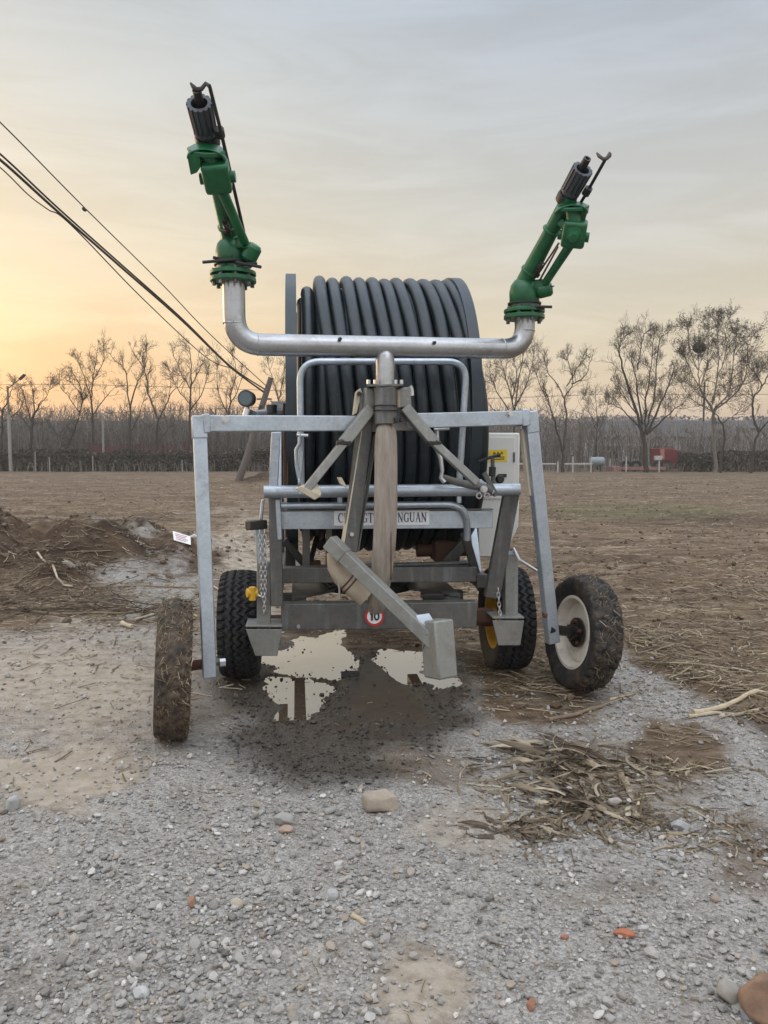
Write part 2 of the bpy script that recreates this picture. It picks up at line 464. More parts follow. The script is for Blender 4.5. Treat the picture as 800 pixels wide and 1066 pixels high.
# maker plate with stroke lettering
a0 = M(348, 547.2, 1.0); a1 = M(447, 546.2, 1.0); hgt = (M(348, 531.5, 1.0) - M(348, 547.2, 1.0)).z
ex = (a1 - a0); LW = ex.length; ex.normalize()
mp_ = MB().prism([a0, a1, a1 + UP * hgt, a0 + UP * hgt], MN * .003).build('maker_plate', mWHITE, pl, smooth=False)
GL = {  # letter strokes on a unit box: (x0,y0,x1,y1,width); serifs are short bars
 'N': [(.14,0,.14,1,.10),(.82,0,.82,1,.10),(.14,.97,.82,.03,.2),(0,0,.3,0,.06),(.66,1,1,1,.06),(0,1,.2,1,.06)],
 'G': 'arc', 'C': 'arc',
 'H': [(.18,0,.18,1,.2),(.8,0,.8,1,.2),(.18,.5,.8,.5,.07),(0,0,.36,0,.06),(0,1,.36,1,.06),(.62,0,1,0,.06),(.62,1,1,1,.06)],
 'A': [(.12,0,.48,1,.09),(.48,1,.86,0,.21),(.25,.34,.7,.34,.07),(0,0,.28,0,.06),(.66,0,1,0,.06)],
 'T': [(.5,0,.5,1,.2),(.04,.97,.96,.97,.08),(.05,.75,.05,1,.07),(.95,.75,.95,1,.07),(.3,0,.7,0,.06)],
 'U': 'u', 'I': [(.5,0,.5,1,.22),(.25,0,.75,0,.06),(.25,1,.75,1,.06)],
 'E': [(.2,0,.2,1,.2),(.2,.96,.9,.96,.08),(.2,.04,.95,.04,.08),(.2,.5,.7,.5,.07),(.9,.75,.9,1,.07),(.95,0,.95,.25,.07),(0,0,.3,0,.06),(0,1,.3,1,.06)]}
def strokes(ch):
    g = GL[ch]
    if g == 'u': 
        o = [(.18,1,.18,.3,.2),(.82,1,.82,.3,.1),(0,1,.38,1,.06),(.66,1,1,1,.06)]
        for i in range(6):
            t0, t1 = math.pi * (1 + i / 6), math.pi * (1 + (i + 1) / 6)
            o.append((.5 + .32 * math.cos(t0), .3 + .27 * math.sin(t0), .5 + .32 * math.cos(t1), .3 + .27 * math.sin(t1), .18 - .012 * i))
        return o
    if g == 'arc':
        o = []
        for i in range(12):
            t0, t1 = math.radians(48 + i * 22), math.radians(48 + (i + 1) * 22)
            th = .1 + .11 * max(0, -math.cos((t0 + t1) / 2))
            o.append((.52 + .42 * math.cos(t0), .5 + .49 * math.sin(t0), .52 + .42 * math.cos(t1), .5 + .49 * math.sin(t1), th))
        o.append((.86, .7, .86, 1, .07))
        if ch == 'G': o += [(.82, .05, .82, .42, .18), (.62, .43, 1, .43, .06)]
        return o
    return g
def write(name, segs, o, ex, ey, nrm, cw, ch, mat, parent, adv=1.12):
    m = MB()
    for x0, s in segs:
        for i, c in enumerate(s):
            if c == ' ': continue
            b = o + ex * (x0 + i * cw * adv)
            for (ax, ay, bx, by, w) in strokes(c):
                p = b + ex * ax * cw + ey * ay * ch; q = b + ex * bx * cw + ey * by * ch
                d = (q - p).normalized()
                m.bar(p - d * w * cw * .25, q + d * w * cw * .25, w * cw, .0025, nrm)
    return m.build(name, mat, parent, smooth=False)
pxw = LW / 99.0
for sg_ in ((4.2 * pxw, 'CHANGT'), (49 * pxw, 'IE'), (66.0 * pxw, 'NGUAN')): write('maker_name', [sg_], a0 + UP * hgt * .2 + MN * .0045, ex, UP, MN, 5.5 * pxw, hgt * .62, mINK, mp_)
# speed sign "10"
sg = M(390, 641.5, W1 + .053)
sp = MB().lathe([(0, .058), (.004, .058), (.004, .0001)], sg, MN, 40).build('speed_sign', mWHITE, ROOT)
MB().lathe([(.004, .062), (.007, .062), (.007, .047), (.004, .047), (.004, .062)], sg, MN, 40).build('red_ring', mRED, sp)
m = MB(); s0 = sg + MN * .006
m.bar(s0 - MA * .016 - UP * .026, s0 - MA * .016 + UP * .026, .012, .003, MN); m.bar(s0 - MA * .027 + UP * .014, s0 - MA * .014 + UP * .026, .009, .003, MN)
for i in range(20):
    t0, t1 = 2 * math.pi * i / 20, 2 * math.pi * (i + 1) / 20
    f = lambda t: s0 + MA * (.014 + .0135 * math.cos(t)) + UP * .0215 * math.sin(t)
    m.bar(f(t0), f(t1), .010, .003, MN)
m.build('numeral', mINKB, sp, smooth=False)
# right post and gusset
mbar('front_post', (533, 510), (512, 622), .10, .05, mGALVD, .99, .93, up=MN)
mbar('side_brace', (484, 556), (500, 612), .05, .05, mGALVD, .85, .6, up=MN)
mbar('gearbox_guard', (452, 600), (486, 562), .07, .06, mGALVD, .5, .6, up=MN)
# stabiliser legs (top) with trapezoid feet
def stab(x, ytop, ybot, fx0, fx1, bx0, bx1, fb_, w):
    lg = mbar('stabiliser_leg', (x, ytop), (x, ybot), .085, .07, mGREYP, w, up=MN)
    a = M(fx0, ybot - 1, w + .10); b = M(fx1, ybot - 1, w + .10); c = M(bx1, fb_, w + .10); d = M(bx0, fb_, w + .10)
    MB().prism([a, b, c, d], -MN * .012).build('foot_plate', mGREYP, lg, .003)
    MB().prism([a + UP * .012 + MN * .004, b + UP * .012 + MN * .004, b + UP * .012 - MN * .2, a + UP * .012 - MN * .2], UP * .012).build('foot_top', mGREYP, lg, .003)
    mid = (a + b) / 2
    MB().prism([mid - MN * .02, (c + d) / 2 - MN * .02, mid - MN * .16], MA * .01).build('foot_rib', mGREYP, lg)
    return lg
stab(275, 585, 656, 256, 294, 266, 289, 683, .93)
mbar('stabiliser_sleeve', (270, 545), (273, 592), .055, .06, mGALV, .93, up=MN)
lr = stab(531.5, 576, 647, 513, 546, 519, 542, 672, .90)
MB().tube([M(531, 573, .93), M(535, 571, .95), M(541, 583, 1.0), M(559, 594, 1.0)], .010, 8).build('crank_handle', mSILV, lr)
mbar('leg_cap', (527, 575), (536, 575), .06, .03, mGALV, .91)
# rubber buffer, brass tap, chains
MB().bar(M(258, 547, 1.03), M(276, 545.5, .97), .07, .055).build('rubber_buffer', mBLACK, ROOT, .006)
tp = MB().cyl(M(257, 617.5, 1.02), M(268, 617, 1.0), .030, 14).build('yellow_knob', mYEL, ROOT, .004)
MB().cyl(M(263, 611, 1.02), M(263, 625, 1.02), .022, 12).build('knob_stem', mYEL, tp, .003)
MB().tube([M(268, 619, 1.02), M(274, 622, 1.02), M(277, 618, 1.02)], .008, 8).build('knob_hook', mSILV, tp)
def chain(pts, name='chain'):
    m = MB(); pts = [Vector(p) for p in pts]
    i = 0
    for a, b in zip(pts, pts[1:]):
        L = (b - a).length; n = max(1, round(L / .028)); d = (b - a).normalized()
        for k in range(n):
            c = a + (b - a) * (k + .5) / n; s = MA if i % 2 else MN; i += 1
            q = [c + d * .017 * math.cos(t) * 1.15 + s * .0095 * math.sin(t) for t in [2 * math.pi * j / 10 for j in range(11)]]
            m.tube(q, .0036, 5, False)
    return m.build(name, mSILV, ROOT)
chain([M(270.5, 552, 1.02), M(272, 585, 1.02), M(272.5, 622, 1.02)])
chain([M(275.5, 552, 1.02), M(276.5, 590, 1.02), M(275, 640, 1.02)])
chain([M(518.5, 612, .96), M(520, 632, .96), M(522, 648, .96)])
# guard hoop in front of the drum
MB().tube(roundpath([M(314, 514, 1.10), M(312.5, 376.5, 1.10), M(486, 376.5, 1.10), M(478, 508, 1.08)], .12, 8), .0205, 14).build('guard_hoop', mGALV, ROOT)
# turnbuckle hooks
h1 = MB().tube([M(313, 452, 1.17), M(312, 462, 1.17), M(308.5, 468, 1.17), M(309, 484, 1.17), M(311.5, 498, 1.17), M(314, 504, 1.17)], .011, 8).tube([M(315, 470, 1.17), M(313.5, 490, 1.17), M(312, 499, 1.17)], .009, 8).torus(M(312, 502, 1.17), MA, .022, .008, 16, 6)
h1.build('turnbuckle', mGALV, ROOT)
MB().tube([M(309, 453, 1.17), M(321, 453.5, 1.17)], .011, 8).build('hook_pin', mSILV, ROOT)
h2 = MB().tube([M(455, 448, 1.17), M(455, 465, 1.17), M(459, 478, 1.17), M(460.5, 490, 1.17), M(459, 497, 1.17), M(463, 502, 1.17)], [.014, .018, .014, .013, .012, .014], 8)
h2.build('turnbuckle', mSILV, ROOT)
MB().tube([M(452, 447, 1.17), M(468, 446.5, 1.17)], .009, 8).build('hook_pin', mSILV, ROOT)
lv = MB().tube([M(459, 496, 1.16), M(476, 502, 1.16), M(495, 506, 1.15), M(507, 508, 1.14), M(514, 512, 1.12)], [.018, .022, .024, .024, .018], 8, flat=.4, side=UP)
lv.build('latch_lever', mGALVD, ROOT)
MB().bar(M(504, 492, 1.1), M(517, 516, 1.1), .03, .02, MN).build('latch_arm', mGALVD, ROOT, .003)
MB().bar(M(499, 500, 1.12), M(514, 513, 1.12), .024, .02, MN).build('latch_arm', mGALV, ROOT, .003)
MB().lathe([(0, .022), (.03, .022), (.03, .012), (.05, .012)], M(503, 509, 1.14), MN, 12).build('latch_bolt', mSILV, ROOT)
for px in (499, 507): MB().torus(M(px, 516, 1.12), MN, .016, .006, 14, 6).build('shackle', mSILV, ROOT)
# valve stem with tee handle in front of cabinet
vs_ = MB().tube([M(513.5, 512, .98), M(513, 476, .98)], .013, 8).build('valve_stem', mGALVD, ROOT)
MB().tube([M(498, 480.5, .98), M(511, 476, .98), M(521, 473.5, .98)], .010, 8).build('valve_handle', mBLACK, vs_)
MB().cyl(M(512.5, 496, .98), M(513, 486, .98), .022, 10).build('valve_collar', mBLACK, vs_)
# hydrant with pressure gauge on the left, inlet pipe
gp = M(257.5, 415, .55)
gz = MB().cyl(gp + UP * -.135, gp + UP * -.05, .014, 12).build('gauge_stem', mSILV, ROOT)
g_ = MB().lathe([(-.03, .052), (.02, .054), (.026, .056), (.03, .053), (.03, .0001)], gp, (MN * .9 - MA * .25).normalized(), 32).build('pressure_gauge', mFLANGE, ROOT)
MB().lathe([(.031, .044), (.033, .044), (.033, .0001)], gp, (MN * .9 - MA * .25).normalized(), 32).build('gauge_dial', paint('dusty gauge glass', (.10, .14, .15), .2, .1, .2, bump=0), g_)
ip = MB().tube([O + MA * (UL - .12), M(262, 436, .5)], .055, 16).build('inlet_pipe', mGALV, ROOT)
MB().cyl(M(256, 438, .55), M(259, 426, .55), .03, 12).build('gauge_tee', mSILV, ip)
MB().bar(M(276, 431, .6), M(302, 429, .6), .05, .04).build('valve_body', mGALVD, ROOT, .01)
MB().cyl(M(283, 430, .62), M(283, 421.5, .62), .035, 14).build('valve_cap', mFLANGE, ROOT)
MB().tube([M(295, 436, .62), M(296, 420, .62)], .010, 8).build('valve_pin', mBLACK, ROOT)
# control cabinet
cw = .42
ca, cb = M(497, 515, cw), M(541, 515, cw); cz1 = M(519, 450.5, cw).z; cz0 = ca.z - .06
exx = (cb - ca)
cabm = MB(); cen = (ca + cb) / 2; cen.z = (cz0 + cz1) / 2
cabm.box(cen - MN * .17, MA, MN, UP, exx.length / 2, .17, (cz1 - cz0) / 2)
cab = cabm.build('control_cabinet', mCAB, ROOT, .012)
MB().prism([M(498, 520, cw), M(541, 520, cw), M(540, 548, cw), M(525, 580, cw), M(498, 580, cw)], -MN * .34).build('cabinet_base', mCAB, cab, .008)
MB().box(cen + MN * .004 + MA * -.008, MA, MN, UP, exx.length / 2 - .03, .004, (cz1 - cz0) / 2 - .03).build('cabinet_door', mCAB, cab, .003)
MB().box(M(502.5, 451.5, cw) + UP * .01, MA, MN, UP, .035, .02, .02).build('cabinet_hinge', mCAB, cab, .004)
MB().box(M(535.5, 476, cw + .012), MA, MN, UP, .006, .006, .035).build('door_handle', mGALVD, cab, .003)
q0 = M(509, 481, cw + .009); q1 = M(528, 480.5, cw + .009); qh = (M(509, 468.5, cw) - M(509, 481, cw)).z
st = MB().prism([q0, q1, q1 + UP * qh, q0 + UP * qh], MN * .002).build('warning_sticker', mSTK, cab, smooth=False)
m = MB(); e = (q1 - q0); 
for k in range(3):
    c = q0 + e * (.3 + .2 * k) + UP * qh * .72 + MN * .003; r_ = .010
    for j in range(3):
        a, b = R(90 + 120 * j), R(210 + 120 * j)
        m.bar(c + (MA * math.cos(a) + UP * math.sin(a)) * r_, c + (MA * math.cos(b) + UP * math.sin(b)) * r_, .004, .001, MN)
for k in range(2): m.bar(q0 + e * .15 + UP * qh * (.22 + .17 * k) + MN * .003, q0 + e * .85 + UP * qh * (.22 + .17 * k) + MN * .003, .006, .001, MN)
m.build('sticker_print', mINKB, st, smooth=False)
q0 = M(498, 478, cw + .009); MB().prism([q0, q0 + MA * .03, q0 + MA * .03 + UP * .04, q0 + MA * .012 + UP * .06], MN * .002).build('small_sticker', mSTK, cab, smooth=False)
MB().lathe([(0, .03), (.02, .032), (.035, .02), (.035, .0001)], M(520, 498.5, cw + .005), MN, 16).build('cable_gland', mBLACK, cab)
MB().box(M(523, 495, cw + .004), MA, MN, UP, .03, .012, .012).build('gland_plate', mBLACK, cab, .003)
# running gear
wl = P(251, 652, 5.13); wl.z = .36; wr = P(526.5, 645, 5.31); wr.z = .36
WA = (wr - wl).normalized()
MB().bar(wl + WA * .1, wr - WA * .1, .09, .09).build('axle_beam', mRUST, ROOT, .006)
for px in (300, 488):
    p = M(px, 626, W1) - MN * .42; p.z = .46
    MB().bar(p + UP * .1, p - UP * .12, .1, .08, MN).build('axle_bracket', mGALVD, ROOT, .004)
# rusty jacking lugs beside the front beam
mbar('jack_lug', (494, 640), (512, 640.5), .07, .085, mRUST, .80)
mbar('jack_lug', (280, 650), (294, 650.5), .07, .05, mRUST, .84)
for i, (c, fs) in enumerate(((wl, 1), (wr, -1))):
    w_ = MB().cyl(c - WA * .09, c + WA * .09, .07, 20)
    hub = w_.build('wheel', mYEL, ROOT, .006)
    tyre_mesh(c, WA, .72, .25, 40, .56, i, .12).build('tyre', mRUB, hub, angle=50)
    rim_mesh(c, WA, .72, .25, .56, fs, .1).build('rim', mYEL, hub)
    m = MB()
    for k in range(6):
        a = k * math.pi / 3; d = (UP * math.cos(a) + WA.cross(UP) * math.sin(a))
        m.cyl(c + WA * fs * .01 + d * .09, c + WA * fs * .03 + d * .09, .011, 6)
    m.build('wheel_nut', mSILV, hub); 
    MB().cyl(c + WA * fs * .0, c + WA * fs * .15, .06, 16).build('brake_drum', mRUST, hub)
# dark gearbox and pipework below the drum
gb = M(463, 572, .35)
MB().box(gb, MA, MN, UP, .09, .12, .08).build('gearbox', mRUST, ROOT, .02)
MB().cyl(gb - MA * .2, gb + MA * .16, .05, 16).build('drive_shaft', mRUST, ROOT)
MB().tube([M(330, 560, .3), M(322, 590, .5), M(345, 612, .62), M(360, 606, .7)], .02, 8).build('hydraulic_line', mBLACK, ROOT)
MB().bar(M(302, 545, .2), M(303, 600, .2), .07, .05, MN).build('brake_frame', mBLACK, ROOT, .005)
MB().bar(M(319, 545, .6), M(319, 595, .6), .05, .05, MN).build('guide_post', mGALVD, ROOT, .005)
MB().bar(M(343, 550, .6), M(342, 595, .6), .04, .05, MN).build('guide_post', mGALVD, ROOT, .005)
MB().bar(M(296, 562, .5), M(318, 588, .5), .05, .05, MN).build('brake_lever', mBLACK, ROOT, .005)
MB().box(M(325, 590, .45), MA, MN, UP, .06, .05, .04).build('brake_block', mRUST, ROOT, .006)
MB().box(M(450, 620, .75), MA, MN, UP, .07, .05, .02).build('hose_tray', mBLACK, ROOT, .006)
# drum guide shaft under the coil
MB().cyl(M(300, 592, .62), M(492, 586, .62), .018, 12).build('guide_shaft', mGALVD, ROOT)
# ------------------------------------------------------------------ gun cart
CART = thing('sprinkler_cart', 'galvanised sprinkler cart with two green rain guns, straddling legs and muddy wheels', 'sprinkler cart', (0.0, 4.3, 0.0))
def cbar(name, a, b, w, h, mat, wa=0, wb=None, up=UP, bev=.005, parent=None, **k):
    wb = wa if wb is None else wb
    return MB().bar(C(*a, wa), C(*b, wb), w, h, up, **k).build(name, mat, parent or CART, bev)
def px_at(p):
    d = p - Vector((0, 0, CAMZ)); return (d.y * cp - d.z * sp_) / F      # metres per photo pixel at p
# crossbar
cbl = cbar('crossbar', (211, 441), (382, 441), .09, .085, mGALV, 0)
cbr = cbar('crossbar', (422, 438.5), (549, 435), .09, .085, mGALV, 0)
cbar('crossbar_sleeve', (374, 440), (432, 438.5), .084, .105, mGREYP, -.004)
cbar('end_clamp', (211.5, 441), (218.5, 440.8), .10, .10, mGALV, 0)
cbar('end_clamp', (540.5, 435), (547.5, 435), .10, .10, mGALV, 0)
for p, par in (((234.5, 436.5), cbl), ((530.5, 430.5), cbr)):
    c = C(*p, .045)
    MB().lathe([(0, .023), (.006, .023), (.006, .016), (.02, .016), (.02, .0001)], c, CN, 6).build('bolt', mSILV, par)
# legs
LT, LB = C(207.5, 433, .0), C(218.5, 705, .10)
RT, RB = C(551, 428, .0), C(575.5, 669, -.03)
lgl = MB().bar(LT, LB, .072, .065, CN).build('leg', mGALV, CART, .006)
lgr = MB().bar(RT, RB, .078, .062, CN).build('leg', mGALV, CART, .006)
MB().bar(LT + (LB - LT) * -.0, LT + (LB - LT) * .088, .08, .073, CN).build('leg_sleeve', mGALV, lgl, .006)
MB().bar(RT, RT + (RB - RT) * .09, .084, .07, CN).build('leg_sleeve', mGALV, lgr, .006)
MB().bar(C(543.8, 446, -.035), C(552.3, 516, -.038), .03, .04, CN).build('leg_lit_side', mPALEW, lgr, .004)  # added strip, coloured like the leg's inner side face in brownish light
# wheels
cl = P(181, 700, 4.04); cl.z = .362; cr = P(606, 658.5, 4.84); cr.z = .365
def cart_wheel(c, axdir, D, W, face, rub, rimmat, seed, mud, inner):
    hub = MB().lathe([(0, .055), (.05, .055), (.05, .095), (.065, .095), (.065, .05), (.11, .045), (.11, .0001)], c + axdir * face * -.02, axdir * face, 20).build('wheel', mHUBBLK, CART)
    tyre_mesh(c, axdir, D, W, 34, .62, seed, mud, 'bar').build('tyre', rub, hub, angle=55)
    rim_mesh(c, axdir, D, W, .62, face, .2).build('rim', rimmat, hub)
    m = MB(); e = axdir.cross(UP)
    for k in range(5):
        a = k * 2 * math.pi / 5; d = UP * math.cos(a) + e * math.sin(a)
        m.cyl(c + axdir * face * .03 + d * .075, c + axdir * face * .065 + d * .075, .011, 6)
    m.build('wheel_nut', mRUST, hub)
    return hub
axl = (Vector((math.cos(R(14.5)), math.sin(R(14.5)), -.055))).normalized()
axr = (Vector((math.cos(R(13.5)), math.sin(R(13.5)), -.105))).normalized()
hl = cart_wheel(cl, axl, .722, .175, 1, mRUBM, mCREAM, 21, 1.0, 1)
hr_ = cart_wheel(cr, axr, .722, .19, -1, mRUBM2, mCREAM, 22, .7, -1)
MB().cyl(cl, C(221, 690, .06), .028, 14).build('stub_axle', mRUST, lgl)
MB().cyl(C(212, 690, .06), C(229, 689, .05), .02, 12).build('axle_pin', mGALVD, lgl)
MB().lathe([(0, .022), (.03, .022), (.03, .0001)], C(229, 690, .07), CA, 6).build('axle_nut', mSILV, lgl)
MB().cyl(cr + axr * -.02, C(571, 655, -.02), .032, 14).build('stub_axle', mHUBBLK, lgr)
MB().lathe([(0, .018), (.02, .018), (.02, .0001)], C(569, 640, .01), -CA, 6).build('axle_nut', mRUST, lgr)
# straw and mud stuck on the tyres
def stuck_straw(c, ax, D, W, n, name, hub, seed):
    g = np.random.default_rng(seed); V = []; T = []; tint = []
    u = (UP - ax * UP.dot(ax)).normalized(); b = ax.cross(u)
    loc = Vector((0, 0, 0)); q = hub
    while q: loc += q.location; q = q.parent
    for i in range(n):
        a = g.uniform(0, 6.283); x = g.uniform(-.5, .5) * W; d = u * math.cos(a) + b * math.sin(a); tan = -u * math.sin(a) + b * math.cos(a)
        p = c + ax * x + d * (D / 2 + g.uniform(-.004, .006)); L = g.uniform(.012, .055); th = g.uniform(0, 3.14)
        dr = (tan * math.cos(th) + ax * math.sin(th) * .7 + d * g.uniform(-.1, .35)).normalized(); s = dr.cross(d).normalized() * g.uniform(.0008, .002)
        k = len(V); r2 = p + dr * L * .5 + d * g.uniform(0, .008); r3 = p + dr * L
        for e in (p, r2, r3): V += [e - s - loc, e + s - loc]
        T += [(k, k + 1, k + 3, k + 2), (k + 2, k + 3, k + 5, k + 4)]; tint += [g.beta(1.0, 2.2)] * 6
    return fast_mesh(name, np.array([tuple(v) for v in V]), np.array(T), mSTRAW, hub, {'tint': np.array(tint)}, kind='stuff')
mSTRAW = tinted('dry straw', [(0, (.075, .052, .032)), (.45, (.19, .145, .09)), (.8, (.33, .27, .18)), (1, (.50, .44, .33))], .8)
stuck_straw(cl, axl, .728, .17, 1500, 'stuck_straw', hl, 3)
stuck_straw(cr, axr, .728, .17, 600, 'stuck_straw', hr_, 4)
# gun pipe with two swept ends
GW = .06
pl_ = C(243.5, 293, GW); pr_ = C(546.5, 331, GW)
pts = roundpath([pl_, C(244.5, 358.5, GW), C(547.5, 363.5, GW), pr_], .15, 10)
gpipe = MB().tube(pts, .058, 28, side=CN).build('gun_pipe', mPIPE, CART)
for a, b in ((C(244.2, 337, GW), C(244.2, 338, GW)), (C(268, 358.7, GW), C(269, 358.7, GW)), (C(523, 363, GW), C(524, 363, GW)), (C(546.6, 345, GW), C(546.6, 346, GW))):
    d = (b - a).normalized(); MB().torus(a, d, .057, .0035, 32, 6).build('weld_bead', mPIPE, gpipe)
m = MB(); 
for px, py in ((354, 353), (452, 357)): m.lathe([(0, .011), (.02, .008), (.02, .0001)], C(px, py, GW + .055), CN, 8)
m.build('pipe_plug', mBLACK, gpipe)
# riser post, plate, clamps
MB().tube([C(401, 404, GW + .02), C(401, 376, GW + .02), C(401, 371, GW + .02), C(401, 367.5, GW + .015)], [.053, .053, .050, .036], 24).build('riser', mPIPE, CART)
MB().prism([C(382, 402.5, .16), C(420, 402, .16), C(420, 402, -.02), C(382, 402.5, -.02)], UP * .012).build('riser_plate', mGALVD, CART, .002)
for px in (384, 391, 412, 418):
    MB().lathe([(0, .011), (.022, .011), (.022, .0001)], C(px, 402, .12) + UP * .012, UP, 6).build('plate_bolt', mSILV, CART)
MB().bar(C(385.5, 404, .06), C(384, 425, .05), .06, .06, CN).build('clamp_bracket', mGREYP, CART, .006)
MB().bar(C(420, 403.5, .06), C(421, 424, .05), .07, .06, CN).build('clamp_bracket', mGREYP, CART, .006)
MB().prism([C(371, 408, .03), C(376, 404, .03), C(378, 412, .03), C(374, 421, .03), C(372, 430, .03), C(368, 432, .03)], -CN * .03).build('hook_plate', mPALEW, CART, .003)
MB().lathe([(0, .012), (.02, .012), (.02, .0001)], C(373.5, 410, .035), CN, 6).build('hook_bolt', mBLACK, CART)
MB().tube([C(427, 402, .08), C(428.5, 405, .08), C(429, 412, .08)], .013, 10).build('hook_pin', mSILV, CART)
MB().tube([C(414.5, 406, .1), C(415, 424, .1)], .012, 8).build('clamp_bolt', mHOSEJ, CART)
# hose: clamped collar, then the flat canvas hose hanging in front
cw_ = .13
MB().tube([C(401, 404, .12), C(401.5, 418, .12), C(402, 441, .12)], [.062, .060, .064], 24, flat=.8, side=CA).build('hose_collar', mGALVD, CART)
m = MB()
for py in (422.5, 427.5): m.torus(C(401.5, py, .12), UP, .063, .0045, 28, 6)
m.build('hose_clamp', mBLACK, CART)
m = MB(); 
MB().box(C(413, 437, .16), CA, CN, UP, .014, .012, .014).build('clamp_screw', mBLACK, CART, .003)
hp = [C(402, 438, .13), C(402, 470, .15), C(402, 510, .17), C(401.5, 545, .18), C(400, 575, .17), C(397, 600, .14), C(394, 622, .10), C(391, 640, .06)]
flt = [.55, .42, .36, .34, .36, .42, .5, .6]
vs = []; fs = []; n = 20
for i, p in enumerate(hp):
    t = (hp[min(i + 1, 7)] - hp[max(i - 1, 0)]).normalized(); b = t.cross(CA).normalized(); rw = [.064, .066, .067, .067, .066, .063, .058, .055][i]
    for k in range(n):
        a = 2 * math.pi * k / n; ca_, sa = math.cos(a), math.sin(a)
        ca_ = math.copysign(abs(ca_) ** .8, ca_)
        vs.append(p + CA * rw * ca_ + b * rw * flt[i] * sa)
for i in range(7):
    for k in range(n): fs.append((i * n + k, i * n + (k + 1) % n, (i + 1) * n + (k + 1) % n, (i + 1) * n + k))
fs += [tuple(range(n)), tuple(range(7 * n, 8 * n))]
fh = MB().add(vs, fs).build('flat_hose', mCANV, CART, angle=70)
fh.modifiers.new('subdivision', 'SUBSURF').render_levels = 2
m = MB()
m.tube([C(407.5, py, [.16, .175, .19, .197, .2, .19, .155][i]) + CN * -.004 for i, py in enumerate((440, 470, 510, 545, 560, 580, 604))], .003, 6)
m.build('hose_seam', mRUST, fh)
# bent supply pipe below the beam
MB().tube([C(349, 576, .03), C(350, 590, .05), C(356, 601, .07), C(367, 611, .09), C(381, 623, .11)], [.047, .049, .051, .052, .050], 20).build('supply_pipe', mHOSEJ, CART)
m = MB(); m.torus(C(361, 605.8, .076), C(373, 617, .1) - C(359, 604, .08), .053, .006, 24, 6); m.torus(C(364.5, 609, .082), C(373, 617, .1) - C(359, 604, .08), .053, .006, 24, 6); m.build('pipe_clamp', mRUST, CART)
MB().tube([C(351, 600, .1), C(353.5, 612, .1), C(354, 622, .1)], .006, 6).build('clamp_wire', mSILV, CART)
# channel strut from column down to the beam
cs = MB().bar(C(383.5, 410, .03), C(364, 574, .05), .085, .035, CN).build('channel_strut', mGALVD, CART, .003)
e = (C(364, 574, .05) - C(383.5, 410, .03)).normalized(); sd = e.cross(CN).normalized()
sgn = -1 if sd.dot(CA) > 0 else 1
for s in (-1, 1): MB().bar(C(383.5, 450, .03) + sd * s * .045, C(364, 573, .05) + sd * s * .045, .006, .06, CN).build('strut_flange', mPALEW if s == sgn else mGALVD, cs, .001)
MB().lathe([(0, .012), (.015, .012), (.015, .0001)], C(366, 556, .07), CN, 6).build('strut_bolt', mSILV, cs)
MB().prism([C(352, 497, .08), C(356, 497, .08), C(362, 508, .08), C(355, 504, .08)], -CN * .03).build('strut_lug', mPALEW, cs, .002)
# towing beam towards the camera, box section end
b0 = C(346, 566, .10); b1 = C(455, 671, .50)
tb_ = MB().bar(b0, b1, .066, .07).build('tow_beam', mGREYP, CART, .004)
d = (b1 - b0).normalized()
MB().bar(b0 - d * .02, b0 + d * .10, .074, .078).build('beam_socket', mGREYP, tb_, .004)
MB().bar(C(449, 674, .42), C(465, 676, .56), .12, .30, UP).build('end_box', mGREYP, tb_, .01)
MB().prism([C(433, 640, .44), C(447, 638, .44), C(455, 651, .47), C(439, 652, .47)], UP * -.02).build('end_gusset', mGALV, tb_, .003)
MB().prism([C(440, 641, .41), C(444, 660, .5), C(440, 676, .45)], CA * .01).build('end_rib', mGREYP, tb_)
MB().bar(C(441, 699, .36), C(455, 703, .50), .05, .012).build('end_foot', mSILV, tb_)
# braces
def brace(a, m_, b, foot=None):
    br = MB().bar(C(*a, .07), C(*m_, .11), .062, .055, CN).build('brace', mGREYP, CART, .006)
    MB().bar(C(*m_, .11), C(*b, .16), .044, .042, CN).build('brace_inner', mGREYP, br, .005)
    MB().lathe([(-.04, .012), (.04, .012)], C(*m_, .13), CN.cross(UP), 6).build('brace_bolt', mBLACK, br)
    return br
bl = brace((386, 425), (358, 461), (318, 511))
MB().prism([C(308, 509, .19), C(314, 506, .19), C(335, 516, .17), C(328, 520.5, .17)], -CN * .03).build('foot_plate', mPALEW, bl, .003)
MB().prism([C(313, 507, .18), C(330, 503, .12), C(335, 515, .17), C(327, 520, .17)], UP * .01).build('foot_pad', mPALEW, bl, .003)
brr = brace((421, 424), (452, 461), (497, 503))
for p in ((372, 438), (417.5, 437)): MB().lathe([(0, .014), (.03, .014), (.03, .0001)], C(*p, .06), CN, 6).build('brace_screw', mBLACK, CART)
